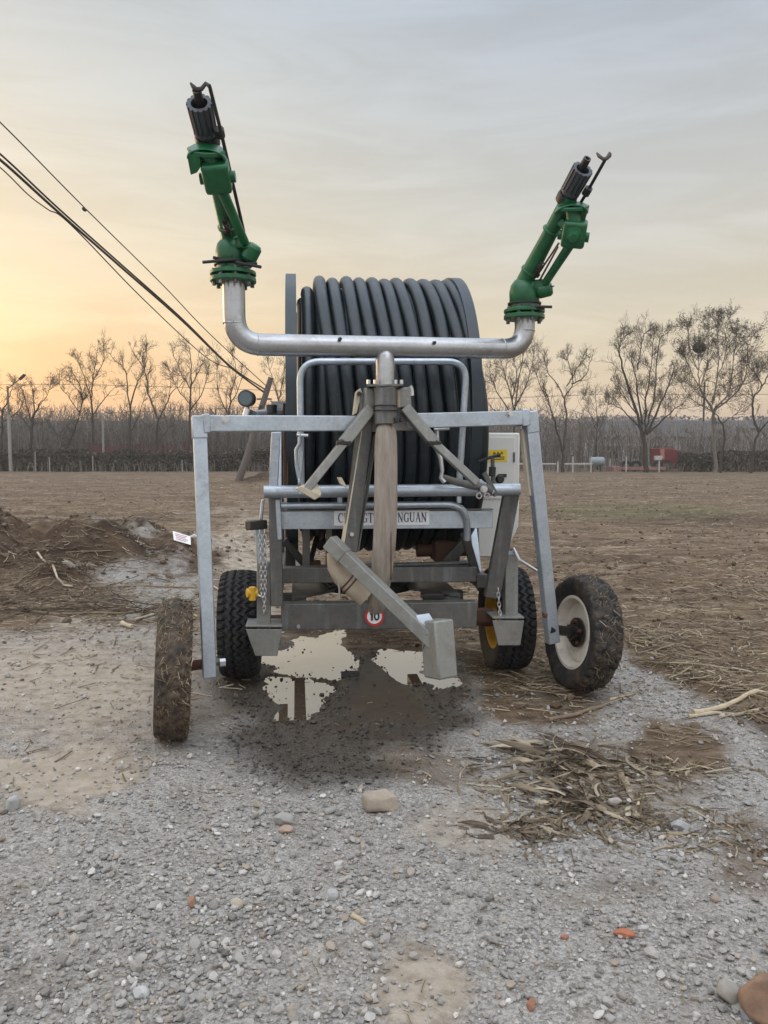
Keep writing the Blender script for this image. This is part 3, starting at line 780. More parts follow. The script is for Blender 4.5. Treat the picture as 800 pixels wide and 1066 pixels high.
# ------------------------------------------------------------------ rain guns
def gun(S, mir):
    """S maps named photo points to 3D; each gun is one part of the cart with its pieces below"""
    B = S['flange']; k = px_at(B)
    g = MB().lathe([(-.035, .118), (-.012, .118), (-.012, .07), (.0, .07), (.0, .118), (.02, .118), (.02, .085), (.05, .085), (.05, .0001)], B, UP, 32).build('sprinkler_gun', mGREEN, CART, .003)
    for i in range(8):
        a = i * math.pi / 4 + .3; d = Vector((math.cos(a), math.sin(a), 0)) * .098
        MB().cyl(B + d - UP * .055, B + d + UP * .032, .011, 6).build('flange_bolt', mGALVD, g)
    # swivel body
    b1_ = S['body']; ax = (b1_ - B).normalized(); hgt = (b1_ - B).length
    MB().lathe([(.05, .078), (.062, .086), (hgt * .62, .088), (hgt * .80, .080), (hgt * .95, .058), (hgt * 1.02, .0001)], B, UP, 28).build('swivel_body', mGREEN, g)
    MB().lathe([(.048, .0001), (.048, .097), (.058, .097), (.058, .0001)], B, UP, 28).build('stop_ring', mBLACK, g)
    for p, q in S['rods']: MB().tube([p, q], .008, 8).build('stop_rod', mBLACK, g)
    # barrel
    e0, t1 = S['barrel0'], S['tip']; a = (t1 - e0).normalized(); L = (t1 - e0).length
    r0 = S['br']
    MB().tube([B + UP * .12, B + UP * .16 + a * .02, e0, e0 + a * L * .5, e0 + a * L * 1.0], [.068, .062, r0 * 1.22, r0 * 1.05, r0], 20).build('barrel', mGREEN, g)
    for tt, rr_ in ((.08, 1.18), (.6, 1.1)): MB().torus(e0 + a * L * tt, a, r0 * rr_, .009, 24, 8).build('barrel_collar', mGREEN, g)
    # nozzle
    n0, n1 = S['noz0'], S['noz1']; an = (n1 - n0).normalized(); nl = (n1 - n0).length; rn = S['rn']
    MB().lathe([(-.05, rn * .78), (0, rn * .8), (.008, rn * .98), (.02, rn * .98), (.025, rn * .86), (nl * .85, rn * .9), (nl, rn * .92), (nl, rn * .66), (nl * .5, rn * .55), (nl * .5, .0001)], n0, an, 30).build('nozzle', mNOZ, g)
    m = MB(); uu = UP.cross(an).normalized(); bb = an.cross(uu)
    for i in range(14):
        t = i * 2 * math.pi / 14; d = uu * math.cos(t) + bb * math.sin(t)
        m.bar(n0 + d * rn * .9 + an * nl * .12, n0 + d * rn * .96 + an * nl * 1.0, .014, .007, d)
    m.build('nozzle_rib', mNOZ, g)
    MB().lathe([(0, rn * .99), (.03, rn * 1.03), (.05, rn * .95), (.05, rn * .7)], n0 - an * .055, an, 28).build('nozzle_ring', mBLACK, g)
    MB().lathe([(0, .022), (S['tipl'], .020), (S['tipl'], .012), (S['tipl'] * .6, .0001)], n1 - an * .05 + S['tipoff'], an, 16).build('nozzle_tip', mBLACK, g)
    # drive hood: curved shield
    hc, hr1 = S['hood'], S['hoodr']; hx = S['side']; ha = S['hooda']; hd = ha.cross(hx).normalized()
    vs = []; fs = []; ns = 14
    for j in range(2):
        for i in range(ns + 1):
            t = math.pi * i / ns
            for rr in (hr1, hr1 * .86):
                vs.append(hc + hx * math.cos(t) * rr + ha * math.sin(t) * rr * .55 + hd * (.10 * j - .05))
    st = (ns + 1) * 2
    for i in range(ns):
        o = i * 2
        fs += [(o, o + 2, st + o + 2, st + o), (o + 1, st + o + 1, st + o + 3, o + 3), (o, o + 1, o + 3, o + 2), (st + o, st + o + 2, st + o + 3, st + o + 1)]
    fs += [(0, st, st + 1, 1), (st - 2, st - 1, 2 * st - 1, 2 * st - 2)]
    MB().add(vs, fs).build('drive_hood', mGREEN, g, .003)
    MB().prism([hc + ha * .012 + hx * hr1 * .97 * math.cos(t) + hd * .062 * math.sin(t) for t in [2 * math.pi * i / 22 for i in range(22)]], ha * .022).build('hood_disc', mGREEN, g, .005)
    MB().prism([hc + hx * hr1 * .96 + ha * .012, hc + hx * hr1 * .30 + ha * .03, hc + hx * hr1 * .34 - ha * .03, hc + hx * hr1 * .60 - ha * .058, hc + hx * hr1 * .94 - ha * .070], hd * .05).build('hood_vane', mGREEN, g, .004)
    # gear block with lugs
    gm, ga, gw, gl = S['block'], S['blocka'], S['blockw'], S['blockl']; gx = S['side']; gd = ga.cross(gx).normalized()
    gx2 = gd.cross(ga).normalized()
    blk = MB().box(gm, gx2, gd, ga, gw, .055, gl).build('gear_block', mGREEN, g, .016)
    MB().lathe([(-.01, .05), (.012, .05), (.016, .036), (.03, .034), (.034, .024), (.05, .022), (.05, .0001)], gm + gd * -.055 * S['face'], gd * -S['face'], 18).build('block_boss', mGREEN, blk)
    MB().cyl(gm - gx2 * gw * 1.35 - ga * gl * .2, gm + gx2 * gw * 1.3 - ga * gl * .2, .026, 14).build('block_lug', mGREEN, blk)
    MB().cyl(gm + ga * gl * .3, hc + ha * .02, .038, 14).build('hood_neck', mGREEN, blk)
    # a web ties the block to the barrel
    MB().bar(gm, e0 + a * ((gm - e0).dot(a)), .05, .05).build('block_web', mGREEN, blk, .01)
    # counter arm
    p, q = S['arm']
    MB().tube([p, p * .3 + q * .7, q], [.026, .023, .023], 14).build('drive_arm', mGREEN, g)
    c = S['weight']; dd = (q - p).normalized()
    MB().lathe([(-.045, .03), (-.03, .042), (.03, .042), (.045, .03)], c, dd.cross(CN).normalized() * .7 + dd * .5, 12).build('arm_pivot', mGREEN, g, .004)
    m = MB()
    for i in range(4): m.box(c + dd * (i * .016 - .024) + S['side'] * .018, S['side'], CN, dd, .016, .022, .005)
    m.build('pivot_fin', mGREEN, g, .002)
    MB().bar(q, B + UP * .15, .05, .06).build('arm_bracket', mGREEN, g, .012)
    # linkage wires and spring
    for p, q in S['links']: MB().tube([p, q], .0055, 6).build('link_rod', mROD, g)
    c = S['spring']; m = MB()
    m.tube([c + S['linkd'] * .035 * (i / 24 - .5) * 2.2 + (uu * math.cos(i * 1.2) + bb * math.sin(i * 1.2)) * .015 for i in range(25)], .005, 6)
    m.box(c - S['linkd'] * .045, uu, bb, S['linkd'], .018, .018, .012)
    m.build('link_spring', mROD, g)
    # splash rod with hooked end
    MB().tube(S['rod'], .0085, 8).build('splash_rod', mBLACK, g)
    MB().tube(S['hook'], [.010] * (len(S['hook']) - 1) + [.005], 8, flat=.6).build('splash_hook', mROD, g)
    MB().cyl(S['rodclip'] - an * .02, S['rodclip'] + an * .02, .022, 10).build('rod_clip', mBLACK, g)
    return g
# left gun
DL = C(243, 290, GW).y; 
def PL(px, py, t): return P(px, py, DL - t)          # t: metres nearer the camera
Bl = PL(243, 287, 0)
tipA = (PL(211, 118, .52) - PL(239, 250, 0)).normalized()
sideL = Vector((-1, -.15, .0)).normalized()
gun(dict(flange=Bl, body=PL(242, 247, .0), br=.037,
    rods=[(PL(211, 273, .12), PL(246, 270, .10)), (PL(222, 268, .10), PL(236, 271, .09)), (PL(246, 273, .10), PL(272, 278, .13)), (PL(250, 275, .10), PL(268, 274.5, .1))],
    barrel0=PL(239, 243, .04), tip=PL(215, 141, .44), noz0=PL(214.8, 139, .44), noz1=PL(207.5, 107, .58), rn=.056, tipl=.10, tipoff=Vector((0, 0, .01)),
    hood=PL(216, 163, .45), hoodr=.088, side=sideL, hooda=(tipA + Vector((0, 0, .4))).normalized(),
    block=PL(226, 182, .40), blocka=tipA, blockw=.062, blockl=.072, face=1,
    arm=(PL(230, 195, .36), PL(255, 252, .10)), weight=PL(262, 263, .08),
    links=[(PL(231, 203, .34), PL(237, 228, .16)), (PL(234, 205, .34), PL(238, 228, .16))], spring=PL(236, 236, .14), linkd=(PL(231, 203, .34) - PL(237, 228, .16)).normalized(),
    rod=[PL(254, 241, .10), PL(230.5, 138, .52), PL(218.5, 90, .64)], hook=[PL(218.5, 90, .64), PL(214.5, 87, .63), PL(210, 92.5, .63), PL(205, 93, .63), PL(201, 90, .63), PL(198.5, 86.5, .62)], rodclip=PL(229, 138, .5)), 1)
DR = C(546.5, 328, GW).y
def PR(px, py, t): return P(px, py, DR - t)
Br = PR(546, 326, 0)
tipR = (PR(603, 185, .42) - PR(549, 290, 0)).normalized()
sideR = Vector((.95, -.25, -.05)).normalized()
gun(dict(flange=Br, body=PR(546, 290, .0), br=.040,
    rods=[(PR(552, 319, .1), PR(575, 319.5, .12)), (PR(556, 321, .1), PR(567, 321, .1))],
    barrel0=PR(549, 288, .03), tip=PR(593, 205, .36), noz0=PR(593, 201, .36), noz1=PR(607, 176, .48), rn=.054, tipl=.10, tipoff=Vector((0, 0, .012)),
    hood=PR(595, 221, .36), hoodr=.088, side=sideR, hooda=(tipR + Vector((-.1, 0, .5))).normalized(),
    block=PR(598, 243, .34), blocka=(tipR + Vector((-.25, 0, .5))).normalized(), blockw=.062, blockl=.068, face=1,
    arm=(PR(595, 253, .30), PR(567, 296, .08)), weight=PR(567, 302, .06),
    links=[(PR(582, 253, .28), PR(560, 286, .10)), (PR(581, 257, .28), PR(562, 292, .10))], spring=PR(562, 279, .13), linkd=(PR(582, 253, .28) - PR(560, 286, .10)).normalized(),
    rod=[PR(603, 214, .33), PR(612, 199, .40), PR(631.5, 164, .55)], hook=[PR(631.5, 165, .55), PR(635, 162, .55), PR(635.5, 159.5, .55), PR(632, 165, .56), PR(628, 165.5, .56), PR(624, 162.5, .56), PR(621.5, 159, .55)], rodclip=PR(611.5, 199, .41)), -1)
# ------------------------------------------------------------------ ground
def ground_pt(px, py):
    d = ray(px, py); z = 0.0
    for k in range(14):
        t = (z - CAMZ) / d.z; x, y = d.x * t, d.y * t
        z = z * .5 + .5 * float(H(np.array([x]), np.array([y]))[0])
    return x, y
def to_px(x, y, z=0):
    dz = z - CAMZ
    fwd = np.maximum(y * cp - dz * sp_, 1e-3); up = y * sp_ + dz * cp
    return 400 + F * x / fwd, 533 - F * up / fwd
def blob(px, py, cx, cy, rx, ry, soft=.5):
    d = np.sqrt(((px - cx) / rx) ** 2 + ((py - cy) / ry) ** 2)
    return 1 - sstep(1 - soft, 1 + soft, d)
def puddle_mask(x, y):
    px, py = to_px(x, y); py = np.where(y > .3, py, 5000)
    wx = 14 * fbm(x, y, .35, 4, 91); wy = 13 * fbm(x, y, .3, 4, 92)
    a, b = px + wx * 1.5, py + wy
    m = np.maximum.reduce([blob(a, b, 318, 684, 46, 21, .4), blob(a, b, 313, 726, 37, 21, .4), blob(a, b, 350, 674, 16, 17, .4), blob(a, b, 408, 690, 24, 14, .4), blob(a, b, 430, 702, 26, 12, .4), blob(a, b, 456, 710, 24, 9, .4)])
    return np.minimum(m, 1 - reflection_wedge(x, y))
def reflection_wedge(x, y):  # machine's dark reflection in the puddle, painted as a brown wedge of ground
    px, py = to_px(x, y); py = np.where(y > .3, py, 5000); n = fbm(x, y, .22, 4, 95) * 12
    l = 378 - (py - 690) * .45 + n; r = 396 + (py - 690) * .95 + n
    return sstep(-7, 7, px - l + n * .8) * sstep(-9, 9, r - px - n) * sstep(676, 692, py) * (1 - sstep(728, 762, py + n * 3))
def zones(x, y):
    px, py = to_px(x, y); py = np.where(y > .3, py, 5000); px = np.where(y > .3, px, 400)
    n = fbm(x, y, .9, 4, 3); n2 = fbm(x, y, .25, 4, 8)
    q = py + n * 22 + n2 * 9
    # far edge of the gravel, by the photo's columns
    line = np.interp(px, [-4000, 0, 150, 240, 480, 520, 600, 640, 700, 800, 2000], [655, 655, 650, 672, 690, 728, 716, 668, 712, 775, 1300])
    g = sstep(-16, 22, q - line)
    soil = np.maximum.reduce([blob(px + n * 30, q, 700, 778, 62, 26), blob(px + n2 * 40, q, 795, 895, 60, 55) * .55, blob(px + n * 40, q, 445, 800, 60, 22) * .55, blob(px, q, 640, 800, 120, 45) * .55, blob(px + n * 40, q, 560, 735, 70, 22) * .8, blob(px + n2 * 40, q, 640, 935, 70, 14) * .4])
    pale = np.maximum.reduce([blob(px + n * 70 + n2 * 30, q + n2 * 20, 50, 800, 95, 36, .8), blob(px + n * 90, q + n2 * 20, 80, 715, 120, 60, .9) * .85, blob(px + n * 30, q, 435, 1030, 55, 48) * .8, blob(px + n * 40, q, 490, 865, 70, 30) * .55, blob(px + n * 60, py + n2 * 30, 245, 600, 40, 75, .8) * .75, blob(px + n * 40, q, 170, 690, 60, 30) * .5, blob(px + n * 30, q, 320, 1000, 80, 30) * .35, blob(px + n * 30, q, 690, 990, 120, 24) * .25])
    wet = np.maximum.reduce([blob(px + n * 40 + n2 * 30, q + n2 * 14, 345, 765, 108, 58, .7), blob(px + n * 30, q, 300, 712, 92, 38, .6), blob(px + n * 30 + n2 * 20, q, 425, 725, 74, 36, .6), blob(px + n * 20, q, 215, 720, 60, 30, .6) * .45, blob(px + n * 30, q, 600, 718, 60, 22, .6) * .5])  # real damp, but the last blob paints the shadow under the right cart wheel
    mound = sstep(.03, .15, mound_h(x, y))
    g = g * (1 - mound * .9) * (1 - np.clip(soil, 0, 1)) * (1 - .75 * np.clip(pale, 0, 1))
    g = np.maximum(g, blob(px + n * 60, q + n2 * 10, 150, 618, 62, 26, .7) * .85)
    green = blob(px + n * 60, py + n * 4, 670, 533, 90, 8, .7)
    return g, np.clip(wet, 0, 1), np.clip(pale, 0, 1), green
def mound_h(x, y):
    h = .50 * np.exp(-(((x + 4.2) / 1.7) ** 2 + ((y - 10.3) / 1.15) ** 2)) + .50 * np.exp(-(((x + 6.2) / 1.6) ** 2 + ((y - 9.9) / 1.1) ** 2)) \
        + .22 * np.exp(-(((x + 3.0) / 1.1) ** 2 + ((y - 11.2) / 1.1) ** 2)) + .24 * np.exp(-(((x + 3.75) / .32) ** 2 + ((y - 8.6) / .3) ** 2)) \
        + .25 * np.exp(-(((x + 8.5) / 2) ** 2 + ((y - 9.6) / 1.2) ** 2)) + .12 * np.exp(-(((x + 2.2) / .7) ** 2 + ((y - 14) / .8) ** 2)) + .5 * np.exp(-(((x + 5.6) / 1.2) ** 2 + ((y - 37.5) / 1.) ** 2))
    return h * (1 + .75 * fbm(x, y, .6, 5, 55)) 
WATER = -.012
def H(x, y):
    x = np.asarray(x, float); y = np.asarray(y, float)
    d = np.sqrt(x * x + y * y)
    near = 1 - sstep(9, 30, d)
    h = .016 * fbm(x, y, 1.1, 4, 21) + near * (.007 * fbm(x, y, .16, 3, 31) + .004 * fbm(x, y, .045, 2, 41))
    h = h + (1 - near) * .03 * fbm(x, y, 3.0, 3, 61)
    # furrowed field to both sides
    px, py = to_px(x, y); fld = sstep(0, 40, np.interp(px, [-4000, 0, 180, 260, 520, 640, 800, 2000], [640, 630, 600, 500, 600, 660, 760, 1200]) - np.where(y > .3, py, 5000))
    h = h + fld * .06 * fbm(x, y, .5, 5, 71) * (1 - sstep(25, 70, d))
    # a low bank of soil where the field meets the gravel on the right
    h = h + .05 * np.exp(-((py - np.interp(px, [600, 640, 700, 800, 1400], [650, 655, 690, 745, 1100])) / 16) ** 2) * sstep(590, 650, px) * (y > .3) * (1 + .6 * fbm(x, y, .2, 3, 73))
    h = h + mound_h(x, y)
    # heap under the husks
    h = h + .035 * np.exp(-(((x - .98) / .28) ** 2 + ((y - 3.75) / .3) ** 2))
    pm = puddle_mask(x, y)
    h = h * (1 - .1 * pm) - .026 * pm + pm * .010 * fbm(x, y, .22, 3, 99) + .007 * pm * fbm(x, y, .07, 3, 98); md = reflection_wedge(x, y); h = h * (1 - .85 * md) - .007 * md
    for c in (wl, wr, cl, cr):                     # ground pressed level under the wheels
        k = np.exp(-(((x - c.x) ** 2 + (y - c.y) ** 2) / .16 ** 2)); h = h * (1 - k) + k * -.004
    return h
def dark_strip(x, y):  # darker strip of soil across the far field
    px, py = to_px(x, y); py = np.where(y > .3, py, 5000); n = fbm(x, y, 2.0, 4, 87)
    return blob(px + n * 90, py + n * 5, 745, 541, 95, 6, .8)
def build_ground():
    r = np.concatenate([np.geomspace(.35, 1.5, 26)[:-1], np.geomspace(1.5, 14, 330)[:-1], np.geomspace(14, 80, 110)[:-1], np.geomspace(80, 4000, 30)])
    a = np.concatenate([np.linspace(-38, 38, 430), np.linspace(38, 322, 92)[1:-1]]) * math.pi / 180
    A, RR_ = np.meshgrid(a, r); x = (RR_ * np.sin(A)).ravel(); y = (RR_ * np.cos(A)).ravel()
    z = H(x, y); z[np.sqrt(x * x + y * y) > 900] = 0
    na, nrr = len(a), len(r)
    i, j = np.meshgrid(np.arange(nrr - 1), np.arange(na), indexing='ij'); j2 = (j + 1) % na
    T = np.stack([i * na + j, (i + 1) * na + j, (i + 1) * na + j2, i * na + j2], -1).reshape(-1, 4)[:, ::-1]
    V = np.stack([x, y, z], 1)
    V = np.vstack([V, [[0, 0, 0]]]); x = np.append(x, 0); y = np.append(y, 0)
    g, w, p, gr = zones(x, y)
    # close the hole at the camera's feet with a quad fan
    c = len(V) - 1; jj = np.arange(0, na - 1, 2)
    fan = np.stack([np.full(len(jj), c), (jj + 2) % na, jj + 1, jj], 1)
    T = np.vstack([T, fan])
    return fast_mesh('ground', V, T, mGROUND, None, {'gravel': g, 'wet': w, 'pale': p, 'green': gr, 'mud': reflection_wedge(x, y), 'dark_soil': sstep(.02, .2, mound_h(x, y) + .05 * fbm(x, y, .4, 3, 88)) * (1 - .6 * g) + .9 * dark_strip(x, y)}, True, 'structure')
def mat_ground():
    t = NT('soil and crushed stone')
    g, w, p, gr = t.attr('gravel'), t.attr('wet'), t.attr('pale'), t.attr('green')
    n1 = t.noise(1.3, 6, .6); n2 = t.noise(11, 7, .7); n3 = t.noise(70, 5, .7)
    soil = t.ramp(t.math('ADD', t.math('MULTIPLY', n1, .4), t.math('MULTIPLY', n2, .6)), [(.3, (.058, .036, .021)), (.5, (.128, .084, .051)), (.72, (.225, .155, .10))])
    # pale chopped straw lying flat in the soil
    stv = t.n('ShaderNodeTexNoise'); stv.inputs['Scale'].default_value = 30; stv.inputs['Detail'].default_value = 4; stv.inputs['Distortion'].default_value = 2.5
    t.l(t.co(), stv.inputs['Vector'])
    soil = t.mix(t.rangev(stv.outputs['Fac'], .58, .72, 0, .6), soil, (.36, .29, .20))
    fw = t.noise(1.0, 7, .72, (.7, 2.6, 1)); soil = t.mix(t.rangev(fw, .52, .66, 0, .8), soil, (.30, .245, .175)); soil = t.mix(t.rangev(fw, .36, .48, .9, 0), soil, (.055, .038, .028))
    rw = t.noise(3.2, 6, .7, (.8, 1.8, 1), 1.2); soil = t.mix(t.rangev(rw, .55, .68, 0, .75), soil, (.33, .27, .19)); soil = t.mix(t.rangev(rw, .32, .45, .85, 0), soil, (.06, .042, .03))
    soil = t.mix(t.math('MULTIPLY', gr, t.rangev(rw, .40, .6, 0, .75)), soil, (.075, .105, .04))
    bigf = t.noise(.33, 5, .6, (.5, 2.2, 1)); soil = t.mix(t.rangev(bigf, .48, .64, 0, .75), soil, t.mix(1.0, soil, (.58, .54, .50), 'MULTIPLY'))
    soil = t.mix(t.attr('dark_soil'), soil, t.mix(1.0, soil, (.50, .46, .43), 'MULTIPLY'))  # mound's missing shade put into the colour of its dark turned earth
    v1 = t.vor(95, 'Color'); v2 = t.vor(210, 'Color')
    sep = t.n('ShaderNodeSeparateColor'); t.l(v1, sep.inputs[0]); sep2 = t.n('ShaderNodeSeparateColor'); t.l(v2, sep2.inputs[0])
    st = t.math('ADD', t.math('MULTIPLY', sep.outputs[0], .45), t.math('ADD', t.math('MULTIPLY', sep2.outputs[0], .35), t.math('MULTIPLY', n3, .2)))
    gravel = t.ramp(st, [(.1, (.118, .108, .096)), (.45, (.285, .268, .245)), (.8, (.44, .42, .385)), (1, (.58, .555, .515))])
    gravel = t.mix(t.rangev(t.noise(1.7, 8, .72), .42, .62, 0, .7), gravel, t.mix(.5, gravel, (.24, .205, .165))); gravel = t.mix(t.rangev(t.noise(4.1, 8, .75), .50, .66, 0, .6), gravel, t.mix(1.0, gravel, (.62, .58, .54), 'MULTIPLY'))
    gm = t.rangev(t.math('ADD', g, t.math('MULTIPLY', t.math('SUBTRACT', n2, .5), .9)), .25, .75, 0, 1)
    c = t.mix(gm, soil, gravel)
    pl = t.ramp(n2, [(.3, (.29, .24, .18)), (.7, (.46, .40, .325))])
    pm = t.rangev(t.math('ADD', p, t.math('MULTIPLY', t.math('SUBTRACT', n2, .5), .8)), .3, .8, 0, .85)
    c = t.mix(pm, c, pl)
    wm = t.rangev(t.math('ADD', w, t.math('MULTIPLY', t.math('SUBTRACT', n2, .5), .5)), .2, .8, 0, 1)
    c = t.mix(wm, c, t.mix(1.0, c, (.235, .215, .19), 'MULTIPLY'))
    md = t.attr('mud'); c = t.mix(md, c, t.ramp(n2, [(.3, (.040, .028, .020)), (.7, (.062, .045, .032))]))  # this attribute carries the painted reflection wedge
    t.col(c)
    t.rough(t.math('SUBTRACT', t.rangev(wm, 0, 1, .95, .5), t.math('MULTIPLY', md, -.02))); t.b.inputs['Specular IOR Level'].default_value = .3
    d1 = t.vor(95); hgt = t.math('ADD', t.math('MULTIPLY', t.math('SUBTRACT', 1.0, d1), gm), t.math('MULTIPLY', n3, .8))
    hgt = t.math('ADD', hgt, t.math('MULTIPLY', n2, .7))
    t.bump(t.math('MULTIPLY', hgt, t.math('SUBTRACT', 1.0, t.math('MULTIPLY', md, .9))), .6, .014)
    return t.m
mGROUND = mat_ground()
GROUND = build_ground()
# puddle water
def puddle():
    xs = np.linspace(-1.1, 1.0, 90); ys = np.linspace(3.9, 6.6, 110)
    X, Y = np.meshgrid(xs, ys); x = X.ravel(); y = Y.ravel(); m = puddle_mask(x, y) > .12
    idx = -np.ones(len(x), int); nx = len(xs); T = []
    mm = m.reshape(X.shape)
    for j in range(len(ys) - 1):
        for i in range(nx - 1):
            if mm[j:j + 2, i:i + 2].any(): T.append((j * nx + i, j * nx + i + 1, (j + 1) * nx + i + 1, (j + 1) * nx + i))
    T = np.array(T); used = np.unique(T); idx[used] = np.arange(len(used))
    t = NT('muddy puddle water'); t.col(t.ramp(t.noise(2.5, 4), [(.3, (.060, .042, .028)), (.7, (.105, .076, .052))])); t.rough(.015); t.b.inputs['IOR'].default_value = 1.8
    t.b.inputs['Specular IOR Level'].default_value = 1.0; t.b.inputs['Coat Weight'].default_value = 1.0; t.b.inputs['Coat Roughness'].default_value = .0
    o = fast_mesh('puddle', np.stack([x, y, np.full(len(x), WATER)], 1)[used], idx[T], t.m, None, None, True, 'structure')
    return o
puddle()

# ------------------------------------------------------------------ loose stones (uncountable)
def ico(sub):
    import bmesh
    bm = bmesh.new(); bmesh.ops.create_icosphere(bm, subdivisions=sub, radius=1)
    v = np.array([tuple(q.co) for q in bm.verts]); bm.verts.ensure_lookup_table()
    f = np.array([[q.index for q in p.verts] for p in bm.faces]); bm.free(); return v, f
def randrot(n, g):
    q = g.normal(size=(n, 4)); q /= np.linalg.norm(q, axis=1)[:, None]; w, x, y, z = q.T
    return np.stack([1 - 2 * (y * y + z * z), 2 * (x * y - z * w), 2 * (x * z + y * w), 2 * (x * y + z * w), 1 - 2 * (x * x + z * z), 2 * (y * z - x * w), 2 * (x * z - y * w), 2 * (y * z + x * w), 1 - 2 * (x * x + y * y)], 1).reshape(n, 3, 3)
def rocks(name, x, y, s, mat, sub=1, sink=.25, jit=.16, kind='stuff', seed=1):
    g = np.random.default_rng(seed); v, f = ico(sub); n = len(x)
    sc_ = g.uniform(.6, 1.15, (n, 3)) * np.array([1.1, .9, .68]); 
    V = v[None] * (1 + g.uniform(-jit, jit, (n, len(v), 1))) * sc_[:, None]
    # chop flat facets
    nrm = g.normal(size=(n, 6, 3)); nrm /= np.linalg.norm(nrm, axis=2)[..., None]; 
    for k in range(6):
        d = (V * nrm[:, k][:, None]).sum(2); cut = g.uniform(.35, .7, (n, 1)); over = np.maximum(d - cut, 0)
        V = V - over[..., None] * nrm[:, k][:, None]
    rz = g.uniform(0, 6.283, n); tl = randrot(n, g)
    V = np.einsum('nij,nkj->nki', tl, V) * np.array([1, 1, .72])
    V = V * s[:, None, None]
    z = H(x, y) + s * .55 * (1 - sink * 2)
    V = V + np.stack([x, y, z], 1)[:, None]
    T = (f[None] + (np.arange(n) * len(v))[:, None, None]).reshape(-1, 3)
    w = zones(x, y)[1]
    tint = np.clip(g.normal(.42, .19, n) + (g.uniform(0, 1, n) > .96) * .25, 0, 1)
    at = {'tint': np.repeat(tint, len(v)), 'wet': np.repeat(w, len(v)), 'warm': np.repeat(g.uniform(0, 1, n), len(v))}
    return fast_mesh(name, V.reshape(-1, 3), T, mat, None, at, False, kind)
def mat_rock():
    t = NT('crushed limestone')
    c = t.ramp(t.attr('tint'), [(0, (.15, .142, .130)), (.5, (.365, .348, .322)), (1, (.62, .595, .555))])
    c = t.mix(t.rangev(t.attr('warm'), .82, .98, 0, .8), c, (.33, .26, .19))
    c = t.mix(t.rangev(t.noise(90, 4), .4, .75, 0, .4), c, t.mix(1.0, c, (.6, .57, .53), 'MULTIPLY'))
    c = t.mix(t.rangev(t.attr('wet'), .3, .6, 0, 1), c, t.mix(1.0, c, (.2, .185, .17), 'MULTIPLY'))
    t.col(c); t.rough(t.rangev(t.attr('wet'), .3, .6, .9, .45)); t.bump(t.noise(160, 4), .3, .003); t.b.inputs['Specular IOR Level'].default_value = .25
    return t.m
mROCK = mat_rock()
def scatter(n, ylo, yhi, seed, power=1.0, half=.62, extra=.5):
    """points in the wedge the photograph looks at (plus a margin), denser near the camera"""
    g = np.random.default_rng(seed); t = g.uniform(0, 1, n)
    y = ylo * (yhi / ylo) ** (t ** power); x = g.uniform(-1, 1, n) * (half * y + extra)
    return x, y, g
x, y, g = scatter(46000, 1.75, 6.6, 5)
gm = zones(x, y)[0]; PX, PY = to_px(x, y); loose = np.maximum.reduce([blob(PX, PY, 210, 960, 200, 130, .8), blob(PX, PY, 620, 960, 110, 60, .8) * .7, blob(PX, PY, 700, 720, 120, 60, .6) * .8, blob(PX, PY, 230, 850, 170, 40, .8) * .8]); dens = .16 + .34 * sstep(-.1, .35, fbm(x, y, .45, 3, 77)) + .5 * loose * (.35 + .65 * sstep(-.25, .25, fbm(x, y, .3, 3, 76))); keep = g.uniform(0, 1, len(x)) < np.clip(gm * dens + .03, 0, 1)
pm = puddle_mask(x, y); keep &= (g.uniform(0, 1, len(x)) < 1 - pm * .7) & (reflection_wedge(x, y) < .2)
x, y = x[keep], y[keep]; s = np.clip(g.lognormal(math.log(.0072), .45, len(x)) * (1 + .06 * y), .003, .026)
rocks('gravel', x, y, s, mROCK, 1, .12, .22, 'stuff', 31)
x, y, g = scatter(6500, 1.75, 6.8, 6)
gm = zones(x, y)[0]; keep = (g.uniform(0, 1, len(x)) < gm * (.06 + .2 * sstep(-.05, .4, fbm(x, y, .5, 3, 78)) + .6 * np.maximum(blob(to_px(x, y)[0], to_px(x, y)[1], 210, 970, 190, 120, .8), .6 * blob(to_px(x, y)[0], to_px(x, y)[1], 620, 960, 110, 60, .8)) * sstep(-.2, .3, fbm(x, y, .3, 3, 75)))) & (g.uniform(0, 1, len(x)) < 1 - .8 * puddle_mask(x, y)) & (reflection_wedge(x, y) < .3)
x, y = x[keep], y[keep]; s = np.clip(g.lognormal(math.log(.0125), .38, len(x)), .007, .034)
rocks('coarse_gravel', x, y, s, mROCK, 2, .2, .08, 'stuff', 32)
# wet pebbles breaking the water along the puddle's edges
x, y, g = scatter(16000, 3.3, 6.6, 17, 1, .18, .1); PX, PY = to_px(x, y); pm = puddle_mask(x, y); wz = zones(x, y)[1]
edge = pm * (1 - pm) * 4
keep = (g.uniform(0, 1, len(x)) < np.clip(.10 * edge + .05 * pm * (fbm(x, y, .25, 3, 66) > .05) + .17 * wz * (1 - pm), 0, 1)) & (g.uniform(0, 1, len(x)) < 1 - .85 * reflection_wedge(x, y))
x, y = x[keep], y[keep]; s = np.clip(g.lognormal(math.log(.0075), .5, len(x)), .003, .028)
rocks('wet_pebbles', x, y, s, mROCK, 1, .1, .2, 'stuff', 34)
